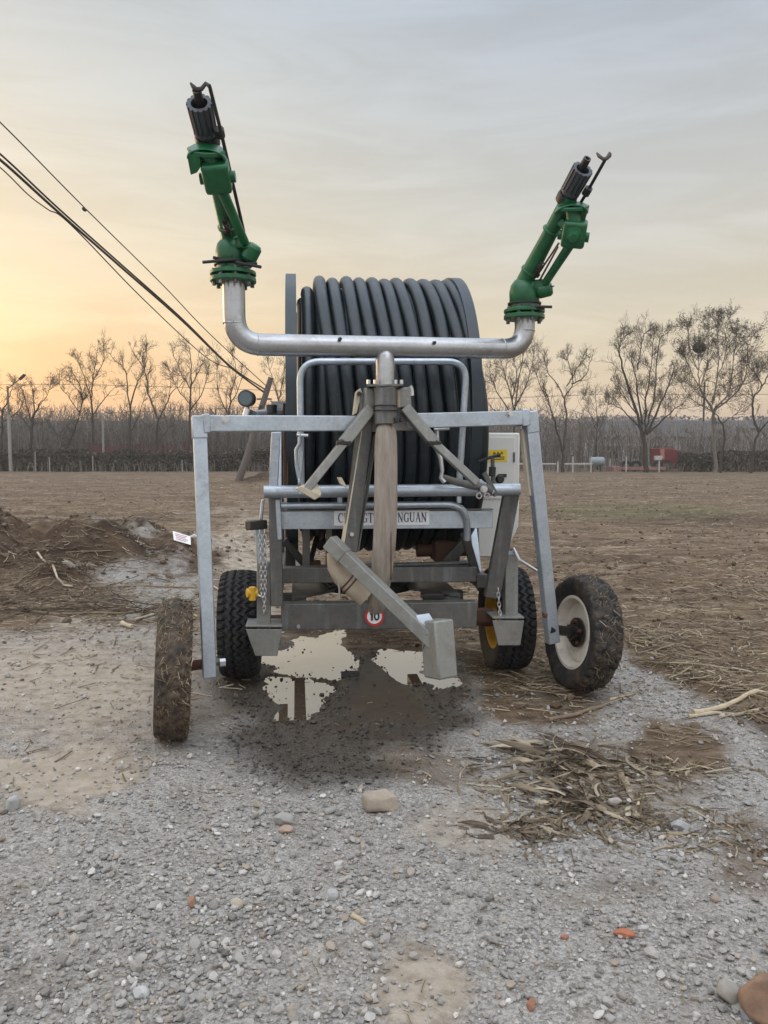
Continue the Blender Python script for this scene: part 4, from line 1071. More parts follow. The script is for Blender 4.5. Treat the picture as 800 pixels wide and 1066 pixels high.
# clods in the field and on the mound
t_ = NT('soil clod'); t_.col(t_.ramp(t_.attr('tint'), [(0, (.085, .06, .042)), (.5, (.16, .12, .085)), (1, (.26, .2, .15))])); t_.rough(1.0); t_.bump(t_.noise(60, 5), .5, .008); t_.b.inputs['Specular IOR Level'].default_value = .1
mCLOD = t_.m
x, y, g = scatter(30000, 4.0, 40, 9, .85, .66, 1)
zg = zones(x, y)[0]; keep = g.uniform(0, 1, len(x)) < (1 - zg) * (.25 + .5 * sstep(.02, .12, mound_h(x, y)) + .25 * sstep(0, .3, fbm(x, y, .9, 3, 79))) * (1 - .8 * zones(x, y)[2])
keep &= (puddle_mask(x, y) < .1) & (g.uniform(0, 1, len(x)) < np.where(to_px(x, y)[1] > 650, .18, 1))
x, y = x[keep], y[keep]; s = np.clip(g.lognormal(math.log(.021), .55, len(x)), .006, .07)
rocks('soil_clods', x, y, s, mCLOD, 1, .25, .2, 'stuff', 33)

# ------------------------------------------------------------------ individual stones
def stone(name, label, px, py, size, colr, seed, squash=(1, 1, 1), blocky=False, rot=0, group=None, cat='stone', var=.3):
    import bmesh
    g = np.random.default_rng(seed); gx, gy = ground_pt(px, py)
    v, f = ico(4); v = v.copy()
    if blocky: v = np.sign(v) * np.abs(v) ** .42; v *= .72 / np.abs(v).max()* 1.25
    for k in range(9):
        n_ = g.normal(size=3); n_ /= np.linalg.norm(n_); d = v @ n_; c = g.uniform(.6, .82); v = v - np.maximum(d - c, 0)[:, None] * n_
    nn = 1 + .05 * fbm(v[:, 0] + 5 + v[:, 2] * .7, v[:, 1] - v[:, 2], .6, 4, seed) + .02 * fbm(v[:, 0] - v[:, 2], v[:, 1] + 3 + v[:, 2] * .5, .15, 3, seed + 1)
    v = v * nn[:, None] * np.array(squash) * size
    c, s_ = math.cos(rot), math.sin(rot); v = v @ np.array([[c, s_, 0], [-s_, c, 0], [0, 0, 1]])
    z0 = float(H(np.array([gx]), np.array([gy]))[0])
    v[:, 2] -= v[:, 2].min() * .85
    o = fast_mesh(name, v, f, paint(name + ' rock', colr, .9, var, .35, tuple(q * .6 for q in colr), 0, 11, .5), None, None, True)
    o.location = (gx, gy, z0 - .004)
    return tag(o, label, cat, group)
stone('stone_block', 'large flat tan stone block lying on the gravel just in front of the puddle', 397, 841, .085, (.36, .30, .235), 3, (1.0, .75, .62), True, .35)
stone('stone', 'pale grey rounded stone on sandy ground at the left edge of the gravel', 13, 842, .038, (.33, .33, .32), 4, (.9, .8, 1.0))
stone('stone', 'grey angular stone on the gravel beside a small pinkish one, left of the tan block', 296, 858, .042, (.30, .295, .27), 5, (1.1, .8, .75))
stone('stone', 'small pinkish stone touching the grey angular one left of the tan block', 298, 866, .026, (.36, .26, .20), 6, (1.2, .8, .8))
stone('stone', 'whitish chunky stone near the bottom left of the gravel', 147, 1037, .022, (.45, .45, .44), 7, (1.1, .9, .9))
stone('stone', 'beige speckled round stone beside an orange chip on the left gravel', 247, 944, .023, (.40, .35, .27), 8, (1, .9, .9))
stone('brick_chip', 'small dull orange brick chip next to the beige round stone', 200, 944, .022, (.29, .17, .12), 9, (.7, .7, 1.1), cat='brick piece')
stone('brick_chip', 'bright orange flat brick chip alone on the right gravel', 650, 975, .030, (.38, .145, .075), 10, (1.15, .7, .5), cat='brick piece')
stone('brick_chip', 'orange brick crumb near the bottom edge of the gravel', 553, 1050, .018, (.33, .16, .10), 11, (.8, .7, 1.1), cat='brick piece')
stone('brick_chip', 'tiny orange crumb on gravel left of the bright flat brick chip', 588, 977, .014, (.32, .16, .11), 12, (1.1, .7, .7), cat='brick piece')
stone('stone', 'light grey stone half buried in gravel below the corn husks', 708, 863, .036, (.34, .335, .33), 13, (1.1, .9, .7))
stone('stone', 'grey and tan rounded stone leaning on the big rusty rock', 759, 1040, .036, (.31, .29, .25), 14, (1.0, .9, 1.0), False, .4, var=.4)
stone('rock', 'big rusty brown wedge of rock in the bottom right corner', 799, 1056, .088, (.25, .155, .10), 15, (1.0, .8, .8), False, .5, cat='rock', var=.5)
stone('stone', 'blue grey stone below the rusty rock at the bottom edge', 778, 1058, .026, (.27, .28, .29), 16, (1, .9, .8))
stone('stone', 'flat dark grey stone at the foot of the mud caked left wheel', 208, 776, .035, (.21, .20, .19), 17, (1.5, .6, .4))
stone('stone', 'dark wet stone sticking out of the puddle', 366, 703, .06, (.07, .065, .06), 18, (1.2, .8, .5)).location.z = WATER - .005
stone('stone', 'pale grey stone amid gravel in the lower middle', 345, 934, .024, (.36, .36, .355), 19, (1.1, .9, .8))
stone('stone', 'pinkish grey stone just below the pile of husks on the right', 640, 838, .03, (.36, .32, .29), 20, (1.1, .8, .7))

# ------------------------------------------------------------------ straw and stalk litter
def strands(name, x, y, L, wd, mat, seed, lift=.004, slope=.12, attrs=None, curl=0.15, zoff=None, theta=None, parent=None):
    g = np.random.default_rng(seed); n = len(x)
    th = g.uniform(0, 6.283, n) if theta is None else theta
    seg = 4; V = np.zeros((n, seg, 3, 3)); tv = np.linspace(-.5, .5, seg)
    bend = g.normal(0, curl, n); sl = g.normal(0, slope, n)
    base = H(x, y) if zoff is None else H(x, y) + zoff
    for k, t in enumerate(tv):
        cx = x + L * t * np.cos(th) - L * bend * (t * t) * np.sin(th)
        cy = y + L * t * np.sin(th) + L * bend * (t * t) * np.cos(th)
        cz = np.maximum(base, H(cx, cy)) + lift + wd * .5 + L * sl * t + L * np.abs(bend) * .3 * (.25 - t * t)
        tx, ty = np.cos(th + 2 * bend * t), np.sin(th + 2 * bend * t)
        for q, (a, b) in enumerate(((-1, -.35), (1, -.35), (0, .6))):
            V[:, k, q, 0] = cx - ty * wd * .5 * a; V[:, k, q, 1] = cy + tx * wd * .5 * a; V[:, k, q, 2] = cz + wd * .5 * b
    o = (np.arange(n) * seg * 3)[:, None, None]; T = []
    for k in range(seg - 1):
        for q in range(3): T.append((k * 3 + q, k * 3 + (q + 1) % 3, (k + 1) * 3 + (q + 1) % 3, (k + 1) * 3 + q))
    T = (np.array(T)[None] + o).reshape(-1, 4)
    tint = np.repeat(np.clip(g.beta(1.3, 1.9, n), 0, 1), seg * 3)
    return fast_mesh(name, V.reshape(-1, 3), T, mat, parent, {'tint': tint}, False, 'stuff')
x, y, g = scatter(80000, 3.4, 46, 14, .9, .66, 1)
zz = zones(x, y); px, py = to_px(x, y)
d_ = (1 - zz[0]) * (1 - .85 * zz[2]) * (.35 + .65 * sstep(-.25, .35, fbm(x, y, 1.1, 3, 80))) + .25 * blob(px, py, 600, 730, 110, 20) + .5 * blob(px, py, 90, 625, 120, 25)
d_ = np.where(py > 722, d_ * .22, d_)
keep = (g.uniform(0, 1, len(x)) < d_) & (puddle_mask(x, y) < .1)
x, y = x[keep], y[keep]; L = np.clip(g.lognormal(math.log(.07), .55, len(x)), .02, .3) * (1 + .012 * y); wd = g.uniform(.003, .0075, len(x)) * (1 + .06 * y)
strands('straw_litter', x, y, L, wd, mSTRAW, 41)
# strip of longer stalks where the field ends on the right and along the foot of the mound
x, y, g = scatter(9000, 3.6, 9, 15, 1, .68, .5); px, py = to_px(x, y)
ln = np.interp(px, [560, 640, 700, 800, 1000], [640, 650, 690, 745, 870])
keep = (g.uniform(0, 1, len(x)) < np.exp(-((py - ln) / 17) ** 2) * (px > 560)) | (g.uniform(0, 1, len(x)) < .30 * (px > 600) * (py < ln) * sstep(-.1, .3, fbm(x, y, .5, 3, 83))) | (g.uniform(0, 1, len(x)) < .7 * blob(px, py, 90, 622, 130, 15)) | (g.uniform(0, 1, len(x)) < .12 * blob(px, py, 600, 728, 90, 14))
x, y = x[keep], y[keep]; L = np.clip(g.lognormal(math.log(.16), .5, len(x)), .05, .5); wd = g.uniform(.004, .011, len(x))
strands('stalk_litter', x, y, L, wd, mSTRAW, 42, .008, .1)
mHUSK = tinted('dry corn husk', [(0, (.062, .045, .032)), (.4, (.17, .132, .09)), (.75, (.29, .235, .165)), (1, (.45, .385, .285))], .75, bumpscale=45)
def husks(name, spots, mat, seed):
    """ribbons: creased dry leaves, piled"""
    g = np.random.default_rng(seed); V = []; T = []; tint = []
    for cx, cy, n, sx, sy, hz, lmin, lmax, wmin, wmax in spots:
        for i in range(n):
            x = cx + g.normal(0, sx); y = cy + g.normal(0, sy); L = g.uniform(lmin, lmax); w = g.uniform(wmin, wmax)
            th = g.normal(2.8, .7) if g.uniform() < .45 else g.uniform(0, 6.28)
            fall = math.exp(-((x - cx) / (1.6 * sx)) ** 2 - ((y - cy) / (1.6 * sy)) ** 2)
            z = float(H(np.array([x]), np.array([y]))[0]) + .006 + hz * fall * g.uniform(.1, 1)
            pit = g.normal(0, .22); tw = g.normal(0, .5); tws = g.normal(0, 1.2); bend = g.normal(0, .9); bz = g.uniform(-1.2, .5)
            k0 = len(V); tt = g.beta(1.2, 1.6); n_ = 9; p = Vector((x, y, z)); 
            for k in range(n_):
                t = k / (n_ - 1)
                a = th + bend * (t - .5); e = pit + bz * (t - .4)
                d = Vector((math.cos(a) * math.cos(e), math.sin(a) * math.cos(e), math.sin(e) * .6))
                p = p + d * L / (n_ - 1)
                hh = float(H(np.array([p.x]), np.array([p.y]))[0]) + .006
                if p.z < hh: p.z = hh
                r_ = tw + tws * t; sd = Vector((-math.sin(a) * math.cos(r_), math.cos(a) * math.cos(r_), math.sin(r_)))
                ww = w * (.35 + .65 * math.sin(math.pi * min(1, t * .8 + .2))) * (1 - .75 * t ** 3)
                up = sd.cross(d).normalized()
                if up.z < 0: up = -up
                for m, q in enumerate((-1, -.45, .1, .55, 1)):
                    c = p + sd * ww * .5 * q + up * (ww * .18 * (1 - abs(q)) * (1 if m % 2 else .3) + .002 * g.uniform(-1, 1))
                    if c.z < hh - .004: c.z = hh - .004
                    V.append(tuple(c)); tint.append(min(1, max(0, tt + g.uniform(-.12, .12) + (.08 if m == 2 else 0))))
            for k in range(n_ - 1):
                for m in range(4): T.append((k0 + k * 5 + m, k0 + k * 5 + m + 1, k0 + (k + 1) * 5 + m + 1, k0 + (k + 1) * 5 + m))
    return fast_mesh(name, np.array(V), np.array(T), mat, None, {'tint': np.array(tint)}, True, 'stuff')
def gp_(px, py): return ground_pt(px, py)
hs = []
for px, py, n, sx, sy, hz, l0, l1, w0, w1 in ((592, 795, 60, .13, .10, .035, .08, .30, .010, .034), (632, 806, 48, .15, .06, .03, .08, .32, .010, .034), (595, 838, 62, .11, .07, .035, .05, .2, .010, .030), (622, 850, 42, .10, .06, .03, .05, .18, .010, .032), (550, 868, 34, .07, .06, .025, .05, .14, .01, .028), (560, 782, 26, .12, .06, .025, .1, .3, .012, .03), (680, 800, 16, .12, .05, .015, .08, .25, .006, .016), (655, 850, 24, .14, .08, .02, .05, .18, .008, .022)):
    hs.append((*gp_(px, py), n, sx, sy, hz, l0, l1, w0, w1))
tag(husks('corn_husks', hs, mHUSK, 51), 'heap of dry brown corn husks and torn leaves on the gravel', 'corn husks', kind='stuff')
x = np.concatenate([nr.normal(gp_(u, v)[0], s_, n) for u, v, s_, t_, n in ((610, 820, .25, .16, 260), (660, 860, .25, .1, 140), (705, 800, .16, .05, 90), (560, 860, .1, .08, 60), (770, 880, .12, .1, 50))])
y = np.concatenate([nr.normal(gp_(u, v)[1], t_, n) for u, v, s_, t_, n in ((610, 820, .25, .16, 260), (660, 860, .25, .1, 140), (705, 800, .16, .05, 90), (560, 860, .1, .08, 60), (770, 880, .12, .1, 50))])
strands('husk_scraps', x, y, nr.uniform(.03, .16, len(x)), nr.uniform(.003, .010, len(x)), mSTRAW, 43, .004, .15)
# brushwood tangle at the foot of the mound
mTWG = tinted('dead twigs', [(0, (.04, .028, .02)), (.5, (.10, .072, .048)), (1, (.22, .17, .115))], .95)
_g = np.random.default_rng(61); bx, by = [], []
for u, v, a_, b_, n_ in ((30, 626, .8, .35, 95), (110, 636, .7, .14, 55), (30, 600, .7, .4, 30), (150, 600, .8, .5, 20), (120, 570, .5, .3, 16)):
    c0 = ground_pt(u, v); bx.append(_g.normal(c0[0], a_, n_)); by.append(_g.normal(c0[1], b_, n_))
bx = np.concatenate(bx); by = np.concatenate(by)
strands('brushwood', bx, by, np.clip(_g.lognormal(math.log(.42), .5, len(bx)), .12, 1.3), _g.uniform(.006, .018, len(bx)), mTWG, 45, .015, .14, curl=.25, theta=_g.normal(0, .8, len(bx)))
# fine scraps across the gravel
x, y, g = scatter(900, 1.8, 6, 16); strands('fine_chaff', x, y, g.uniform(.01, .045, len(x)), g.uniform(.0018, .0045, len(x)), mSTRAW, 44, .006, .1)
def husk_tuft(name, label, px, py, n, size, up, seed, cat='corn husk'):
    gx, gy = ground_pt(px, py); g = np.random.default_rng(seed); m = MB()
    z = float(H(np.array([gx]), np.array([gy]))[0])
    for i in range(n):
        a = g.uniform(0, 6.28); L_ = g.uniform(.4, 1.1); d = Vector((math.cos(a), math.sin(a) * .6, up * g.uniform(.1, 1.5))).normalized() * L_; s_ = d.cross(UP).normalized()
        p = Vector((gx + g.normal(0, .04), gy + g.normal(0, .04), z + .01)); pts = [p + d * size * t + Vector((0, 0, -.35 * size * t * t)) + s_ * g.normal(0, .12) * size for t in (0, .35, .7, 1)]
        m.tube(pts, [.012, .02, .014, .003], 6, True, .25)
    return tag(m.build(name, mHUSKG, None), label, cat)
mHUSKG = paint('bleached husk', (.36, .33, .27), .8, .25, .35, (.16, .13, .09), 0, 30, .3)
husk_tuft('husk_tuft', 'bleached fan of corn husk on the side of the soil mound', 80, 592, 7, .24, .7, 8).location.z += .02
husk_tuft('husk_tuft', 'ragged pale husk clump on the crest of the soil mound', 118, 563, 8, .22, .8, 14)
# single stalks and scraps
def stalk(label, pts, r, mat, dz=.02, name='dry_stalk', group='dry stalks lying about'):
    q = []
    P_ = [ground_pt(*p) for p in pts]
    for i in range(len(P_) - 1):
        for t in np.linspace(0, 1, 6)[:-1]:
            q.append((P_[i][0] * (1 - t) + P_[i + 1][0] * t, P_[i][1] * (1 - t) + P_[i + 1][1] * t))
    q.append(P_[-1])
    xs = np.array([a[0] for a in q]); ys = np.array([a[1] for a in q]); zs = H(xs, ys)
    zs = np.maximum.reduce([zs, np.convolve(np.pad(zs, 2, mode='edge'), np.ones(5) / 5, 'valid')]) + r * .8 + dz * .2
    n = len(q); pts3 = [Vector((xs[i] + rng.uniform(-.006, .006), ys[i], zs[i])) for i in range(n)]
    rad = [r * (1 + (.25 if i % 4 == 0 else 0)) * (1 - .25 * i / n) for i in range(n)]
    return tag(MB().tube(pts3, rad, 8).build(name, mat), label, 'stalk', group)
mSTK2 = paint('pale corn stalk', (.46, .38, .26), .75, .25, .35, (.2, .15, .1), 0, 25, .3)
mSTKD = paint('brown corn stalk', (.20, .145, .09), .85, .3, .35, (.09, .065, .045), 0, 25, .3)
stalk('thick pale forked stalk lying at the right end of the field edge', [(722, 745), (760, 737), (805, 727)], .016, mSTK2)
stalk('thinner pale stalk curving under the thick one at right', [(718, 748), (745, 744), (768, 746), (790, 741)], .010, mSTK2)
stalk('tan stalk half buried on gravel right of the right wheels', [(570, 752), (600, 746), (628, 737)], .012, mSTKD)
stalk('short pale stick beside the right muddy wheel', [(635, 730), (660, 723)], .008, mSTK2)
stalk('long pale stick slanting down the side of the soil mound', [(40, 581), (60, 594), (76, 606)], .012, mSTK2)
stalk('pale broken stick on the left edge of the mound', [(-6, 551), (14, 562)], .022, mSTK2)
stalk('long brown branch along the foot of the soil mound', [(0, 633), (60, 641), (130, 640), (190, 628)], .012, mSTKD)
stalk('pale twig pointing at the mud caked left wheel', [(140, 647), (165, 640), (188, 627)], .012, mSTK2)
stalk('brown twig running level across the grey patch below the mound', [(95, 612), (140, 611), (205, 613)], .009, mSTKD)
stalk('dark branch sloping down from the left edge onto the heap of twigs', [(-8, 636), (20, 622), (45, 610)], .012, mSTKD)
stalk('short pale stub lying in front of the mound', [(127, 651), (138, 655)], .020, mSTK2)
stalk('small pale splinter of wood on the middle gravel', [(366, 955), (381, 963)], .008, mSTK2, 0)
stalk('short cream stick upright against the corn husks', [(661, 853), (666, 838)], .007, mSTK2, .03)
stalk('grey stick in the soil between the mound and the left leg', [(192, 637), (206, 643)], .010, mSTK2)
stalk('pale stick behind the left wheels on the dirt track', [(222, 611), (232, 618)], .010, mSTK2)
# paper notice on the mound
c = ground_pt(190, 566); z0 = float(H(np.array([c[0]]), np.array([c[1]]))[0])
pw = MB(); e1 = Vector((.92, -.1, -.25)).normalized(); e2 = Vector((-.30, .55, .75)).normalized(); c3 = Vector((c[0], c[1], z0 + .07)); nn_ = e1.cross(e2).normalized()
pw.prism([c3 - e1 * .13 - e2 * .07, c3 + e1 * .11 - e2 * .07, c3 + e1 * .13 + e2 * .07, c3 - e1 * .12 + e2 * .08], nn_ * .004)
pn = tag(pw.build('paper_notice', mWHITE, None, smooth=False), 'white printed paper card tilted on the soil mound beside the left leg', 'paper card')
m = MB()
for k in range(4): m.bar(c3 - e1 * .09 + e2 * (.045 - .028 * k) - nn_ * .004, c3 + e1 * (.08 - .03 * (k % 2)) + e2 * (.045 - .028 * k) - nn_ * .004, .008, .002, nn_)
for k in range(4): m.bar(c3 - e1 * .09 + e2 * (.045 - .028 * k) + nn_ * .007, c3 + e1 * (.08 - .03 * (k % 2)) + e2 * (.045 - .028 * k) + nn_ * .007, .008, .002, nn_)
m.build('faded_print', paint('faded red print', (.5, .22, .24), .7, .2, 0, bump=0), pn, smooth=False)
# torn strip of white plastic next to it
gx, gy = ground_pt(202, 568); zt = float(H(np.array([gx]), np.array([gy]))[0])
tag(MB().tube([Vector((gx - .06, gy, zt + .02)), Vector((gx, gy + .03, zt + .035)), Vector((gx + .09, gy, zt + .02))], [.012, .022, .01], 8, True, .2).build('plastic_strip', mWHITE), 'torn white plastic strip on the soil beside the paper card', 'litter')
# ------------------------------------------------------------------ bare trees
def bark(name, c): return paint(name, c, .95, .3, .3, tuple(q * .6 for q in c), 0, 4, .3)
mBARK = bark('grey brown bark', (.045, .036, .030)); mBARKL = bark('pale bark', (.17, .148, .122)); mTWIG = bark('thin twigs', (.055, .042, .034))
mLEAF = tinted('withered leaves', [(0, (.05, .045, .03)), (.6, (.10, .085, .05)), (1, (.15, .125, .075))], .9)

def limb_tree(label, px0, Y, limbs, seed, twig_len=1.0, dens=1.0, leaf=0, bk=None, fine=1.0, droop=0.0, up=.25, group='bare trees behind the field'):
    """limbs: [(photo points, thickness at start)]; the first is the trunk. Limbs wander in depth too."""
    g = np.random.default_rng(seed); base = P(px0, 490, Y); base.z = 0
    t = thing('bare_tree', label, 'tree', tuple(base), group); tr, cr = MB(), MB(); tips = []
    def branch(p, d, L, r, lev):
        n = 4; pts = [p]; d = d.normalized()
        for i in range(n):
            d = (d + Vector((g.normal(0, .17), g.normal(0, .17), g.normal(0, .14) + up * .25 - droop * .3 * lev))).normalized(); p = p + d * L / n; pts.append(p)
        rad = [max((.011, .007, .0055)[lev], r * (1 - .6 * i / n)) for i in range(n + 1)]
        cr.tube(pts, rad, 4 if lev == 0 else 3, False); tips.extend(pts[2:])
        if lev >= 2: return
        k = int((7, 5)[lev] * fine * g.uniform(.6, 1.25))
        for i in range(k):
            q = g.uniform(.2, 1) * n; a = min(int(q), n - 1); b = q - a; pos = pts[a] * (1 - b) + pts[a + 1] * b; dl = (pts[a + 1] - pts[a]).normalized()
            az = g.uniform(0, 6.283); s_ = dl.cross(Vector((math.cos(az), math.sin(az), .2))).normalized(); an = R(g.uniform(25, 65))
            branch(pos, dl * math.cos(an) + s_ * math.sin(an) + Vector((0, 0, up * .5)), L * g.uniform(.4, .7), r * .5, lev + 1)
    depth = {}
    for li, (pp, r0) in enumerate(limbs):
        key = pp[0]; z0 = min(depth.items(), key=lambda kv: (kv[0][0] - key[0]) ** 2 + (kv[0][1] - key[1]) ** 2)[1] if depth else 0.0
        slope = 0 if li == 0 else g.normal(0, .35)
        pts = []; acc = z0; last = None
        for q in pp:
            if last is not None: acc += slope * math.hypot(q[0] - last[0], q[1] - last[1]) * Y / F + g.normal(0, .05)
            depth[q] = acc; pts.append(P(q[0], q[1], Y + acc)); last = q
        if li == 0: pts[0].z = -.1
        # smooth and roughen
        fine_pts = []
        for i in range(len(pts) - 1):
            p0 = pts[max(i - 1, 0)]; p1 = pts[i]; p2 = pts[i + 1]; p3 = pts[min(i + 2, len(pts) - 1)]
            for tt in (0, .25, .5, .75): fine_pts.append(.5 * ((2 * p1) + (p2 - p0) * tt + (2 * p0 - 5 * p1 + 4 * p2 - p3) * tt * tt + (3 * p1 - p0 - 3 * p2 + p3) * tt ** 3) + Vector(g.normal(0, .03, 3)))
        fine_pts.append(pts[-1]); n = len(fine_pts); r1 = r0 * (.6 if li == 0 else .22)
        r0 *= .68; r1 *= .68
        tr.tube(fine_pts, [max(.018, r0 + (r1 - r0) * i / (n - 1)) for i in range(n)], 7)
        L = sum((fine_pts[i + 1] - fine_pts[i]).length for i in range(n - 1))
        k = int(L * (.8 if li == 0 else 2.5) * dens)
        for i in range(k):
            q = (g.uniform(.55, 1) if li == 0 else 1 - g.uniform(0, .9) ** 1.3) * (n - 1); a = min(int(q), n - 2); b = q - a; pos = fine_pts[a] * (1 - b) + fine_pts[a + 1] * b; dl = (fine_pts[a + 1] - fine_pts[a]).normalized()
            az = g.uniform(0, 6.283); s_ = dl.cross(Vector((math.cos(az), math.sin(az), .2))).normalized(); an = R(g.uniform(25, 70))
            branch(pos, dl * math.cos(an) + s_ * math.sin(an) + Vector((0, 0, up)), twig_len * g.uniform(.6, 1.5) * (1.25 - .5 * q / n), max(.02, r0 * .15), 0)
        if li: branch(fine_pts[-1], fine_pts[-1] - fine_pts[-2], twig_len * .5, r1, 0)
    tr.build('trunk', bk or mBARK, t, angle=80); cr.build('crown', mTWIG, t, smooth=False)
    if leaf:
        g2 = np.random.default_rng(seed + 1); V = []; T = []; zlo = P(px0, 440, Y).z
        pick = [p for p in tips if p.z > zlo]; n = int(len(pick) * leaf)
        for i in range(n):
            p = pick[g2.integers(len(pick))] + Vector(g2.normal(0, .06, 3)); a = Vector(g2.normal(size=3)).normalized(); b = a.orthogonal().normalized(); s_ = g2.uniform(.03, .085)
            V += [p - a * s_ - base, p + b * s_ * .6 - base, p + a * s_ - base, p - b * s_ * .6 - base]; T.append((4 * i, 4 * i + 1, 4 * i + 2, 4 * i + 3))
        fast_mesh('withered_leaves', np.array([tuple(v) for v in V]), np.array(T), mLEAF, t, {'tint': np.repeat(g2.uniform(0, 1, n), 4)}, kind='stuff')
    return t
LT_ = limb_tree
LT_('dense bare tree cut by the left edge of the picture, behind the street lamp', 2, 60, [([(2, 488), (2, 455), (3, 428)], .15), ([(3, 428), (10, 412), (14, 400)], .09), ([(3, 430), (-6, 410), (-8, 398)], .09), ([(2, 440), (22, 425), (25, 405)], .07), ([(2, 445), (-20, 425), (-28, 400)], .08)], 101, .9, 1.2, droop=.25)
LT_('low bushy bare tree with a stub trunk just right of the street lamp', 32, 60, [([(32, 488), (33, 455), (34, 436)], .21), ([(34, 436), (40, 424), (44, 417)], .15), ([(33, 440), (27, 420), (24, 406)], .08), ([(36, 432), (36, 415), (33, 402)], .07), ([(32, 446), (22, 432), (18, 415)], .06), ([(40, 424), (50, 410), (54, 400)], .05)], 102, .9, 1.3, droop=.3)
LT_('bare tree forking near the ground with one trunk leaning right', 66, 60, [([(66, 488), (65, 478), (66, 472)], .2), ([(66, 472), (76, 452), (82, 435), (87, 416)], .13), ([(65, 474), (62, 455), (49, 440)], .08), ([(62, 455), (66, 447), (72, 446)], .05), ([(87, 416), (83, 400), (76, 388)], .07), ([(85, 420), (95, 405), (99, 392)], .06), ([(84, 430), (70, 412), (60, 398)], .06), ([(86, 416), (78, 402), (64, 392)], .06)], 103, .9, 1.3, droop=.35)
LT_('tall thin bare tree with an open top rising above its neighbours', 98, 62, [([(98, 488), (97, 450), (95, 415)], .15), ([(95, 415), (97, 392), (102, 362)], .09), ([(95, 415), (86, 388), (80, 372)], .07), ([(97, 395), (108, 378), (108, 360)], .06), ([(97, 432), (110, 414), (121, 402)], .08)], 104, .9, .9)
LT_('bare tree with two long curved limbs above the red fence', 135, 61, [([(134, 488), (136, 455), (136, 425)], .15), ([(136, 425), (133, 405), (131, 385), (122, 377), (113, 367)], .09), ([(136, 425), (142, 402), (149, 385), (137, 363)], .10), ([(137, 448), (146, 430), (153, 404)], .08), ([(147, 390), (153, 376), (152, 364)], .05)], 105, .9, .9)
LT_('bare tree shaped like a wide letter V above the red fence', 164, 60, [([(163, 488), (163, 455), (165, 436)], .17), ([(165, 436), (156, 415), (152, 392), (148, 374), (152, 364)], .12), ([(165, 436), (172, 425), (178, 410), (189, 400)], .11), ([(166, 458), (172, 450), (177, 443)], .06), ([(176, 415), (178, 395), (174, 382)], .05)], 106, .9, .9)
LT_('upright bare tree with a straight trunk just left of the machine leg', 198, 62, [([(197, 488), (198, 440), (199, 402)], .15), ([(199, 402), (199, 380), (197, 360)], .09), ([(199, 405), (190, 390), (180, 366)], .08), ([(199, 402), (207, 386), (215, 370)], .08), ([(198, 426), (212, 406), (217, 388)], .08), ([(198, 420), (185, 405), (176, 384)], .07)], 107, 1.0, 1.1)
LT_('thin tangled bare tree behind the pressure gauge', 238, 61, [([(236, 488), (238, 445), (240, 412)], .12), ([(240, 412), (246, 388), (242, 370)], .07), ([(238, 432), (228, 410), (226, 384)], .07), ([(240, 420), (250, 402), (252, 386)], .06)], 108, .9, 1.1)
LT_('bare tree showing between the hose drum and the utility pole', 290, 64, [([(289, 489), (289, 445), (290, 415)], .14), ([(290, 415), (284, 395), (280, 380)], .08), ([(290, 415), (296, 392), (296, 372)], .08), ([(289, 430), (300, 412), (306, 390)], .07)], 109, 1.0, 1.2)
LT_('dense many stemmed bare tree right behind the hose drum', 535, 60, [([(535, 494), (536, 460), (536, 432)], .2), ([(536, 432), (530, 402), (521, 374)], .10), ([(536, 432), (539, 402), (546, 366)], .10), ([(536, 425), (550, 396), (556, 368)], .09), ([(535, 435), (518, 408), (510, 386)], .09), ([(535, 440), (512, 425), (504, 408)], .07), ([(533, 418), (538, 390), (534, 372)], .07)], 110, 1.1, 1.2, fine=1.1)
LT_('bare tree with a crooked double trunk right of the cabinet', 586, 57, [([(585, 497), (586, 480), (587, 462)], .21), ([(587, 462), (590, 432), (588, 413), (597, 398), (590, 372)], .13), ([(586, 470), (578, 440), (572, 420), (568, 406)], .12), ([(588, 415), (580, 400), (570, 386), (567, 374)], .08), ([(596, 400), (609, 392), (614, 378)], .08), ([(591, 402), (600, 385), (611, 371)], .07), ([(572, 420), (562, 400), (558, 388)], .06)], 111, .95, 1.0)
LT_('dark vase shaped tree with long upright shoots and bushy twigs', 671, 56, [([(672, 498), (672, 470), (668, 447)], .30), ([(668, 448), (658, 412), (648, 382), (645, 362), (651, 350)], .16), ([(669, 442), (664, 405), (658, 376)], .13), ([(664, 385), (669, 352), (676, 344)], .07), ([(674, 452), (686, 425), (696, 402), (702, 384)], .15), ([(673, 445), (680, 420), (683, 394), (686, 358), (693, 344)], .11), ([(672, 450), (672, 420), (677, 390), (681, 348)], .11), ([(667, 446), (650, 428), (636, 420)], .10), ([(676, 450), (698, 430), (713, 418)], .10), ([(668, 440), (655, 420), (640, 400)], .08)], 112, .95, 1.2, fine=1.2)
LT_('tallest bare tree with pale trunk, withered leaves and a bird nest', 744, 56, [([(745, 499), (744, 465), (743, 432), (741, 422)], .22), ([(741, 422), (730, 406), (727, 390), (728, 362)], .12), ([(742, 421), (746, 400), (748, 372), (747, 333)], .10), ([(743, 426), (758, 410), (763, 385), (767, 342)], .11), ([(744, 427), (768, 408), (778, 385), (778, 348)], .11), ([(734, 412), (722, 392), (712, 368)], .07), ([(741, 427), (724, 418), (710, 402)], .07), ([(747, 392), (755, 370), (757, 334)], .07), ([(730, 400), (737, 375), (737, 336)], .07), ([(727, 385), (718, 365), (717, 345)], .06), ([(765, 370), (778, 355), (784, 350)], .05), ([(760, 405), (780, 398), (792, 386)], .06)], 113, 1.15, 1.2, leaf=.35, bk=mBARKL, fine=1.1)
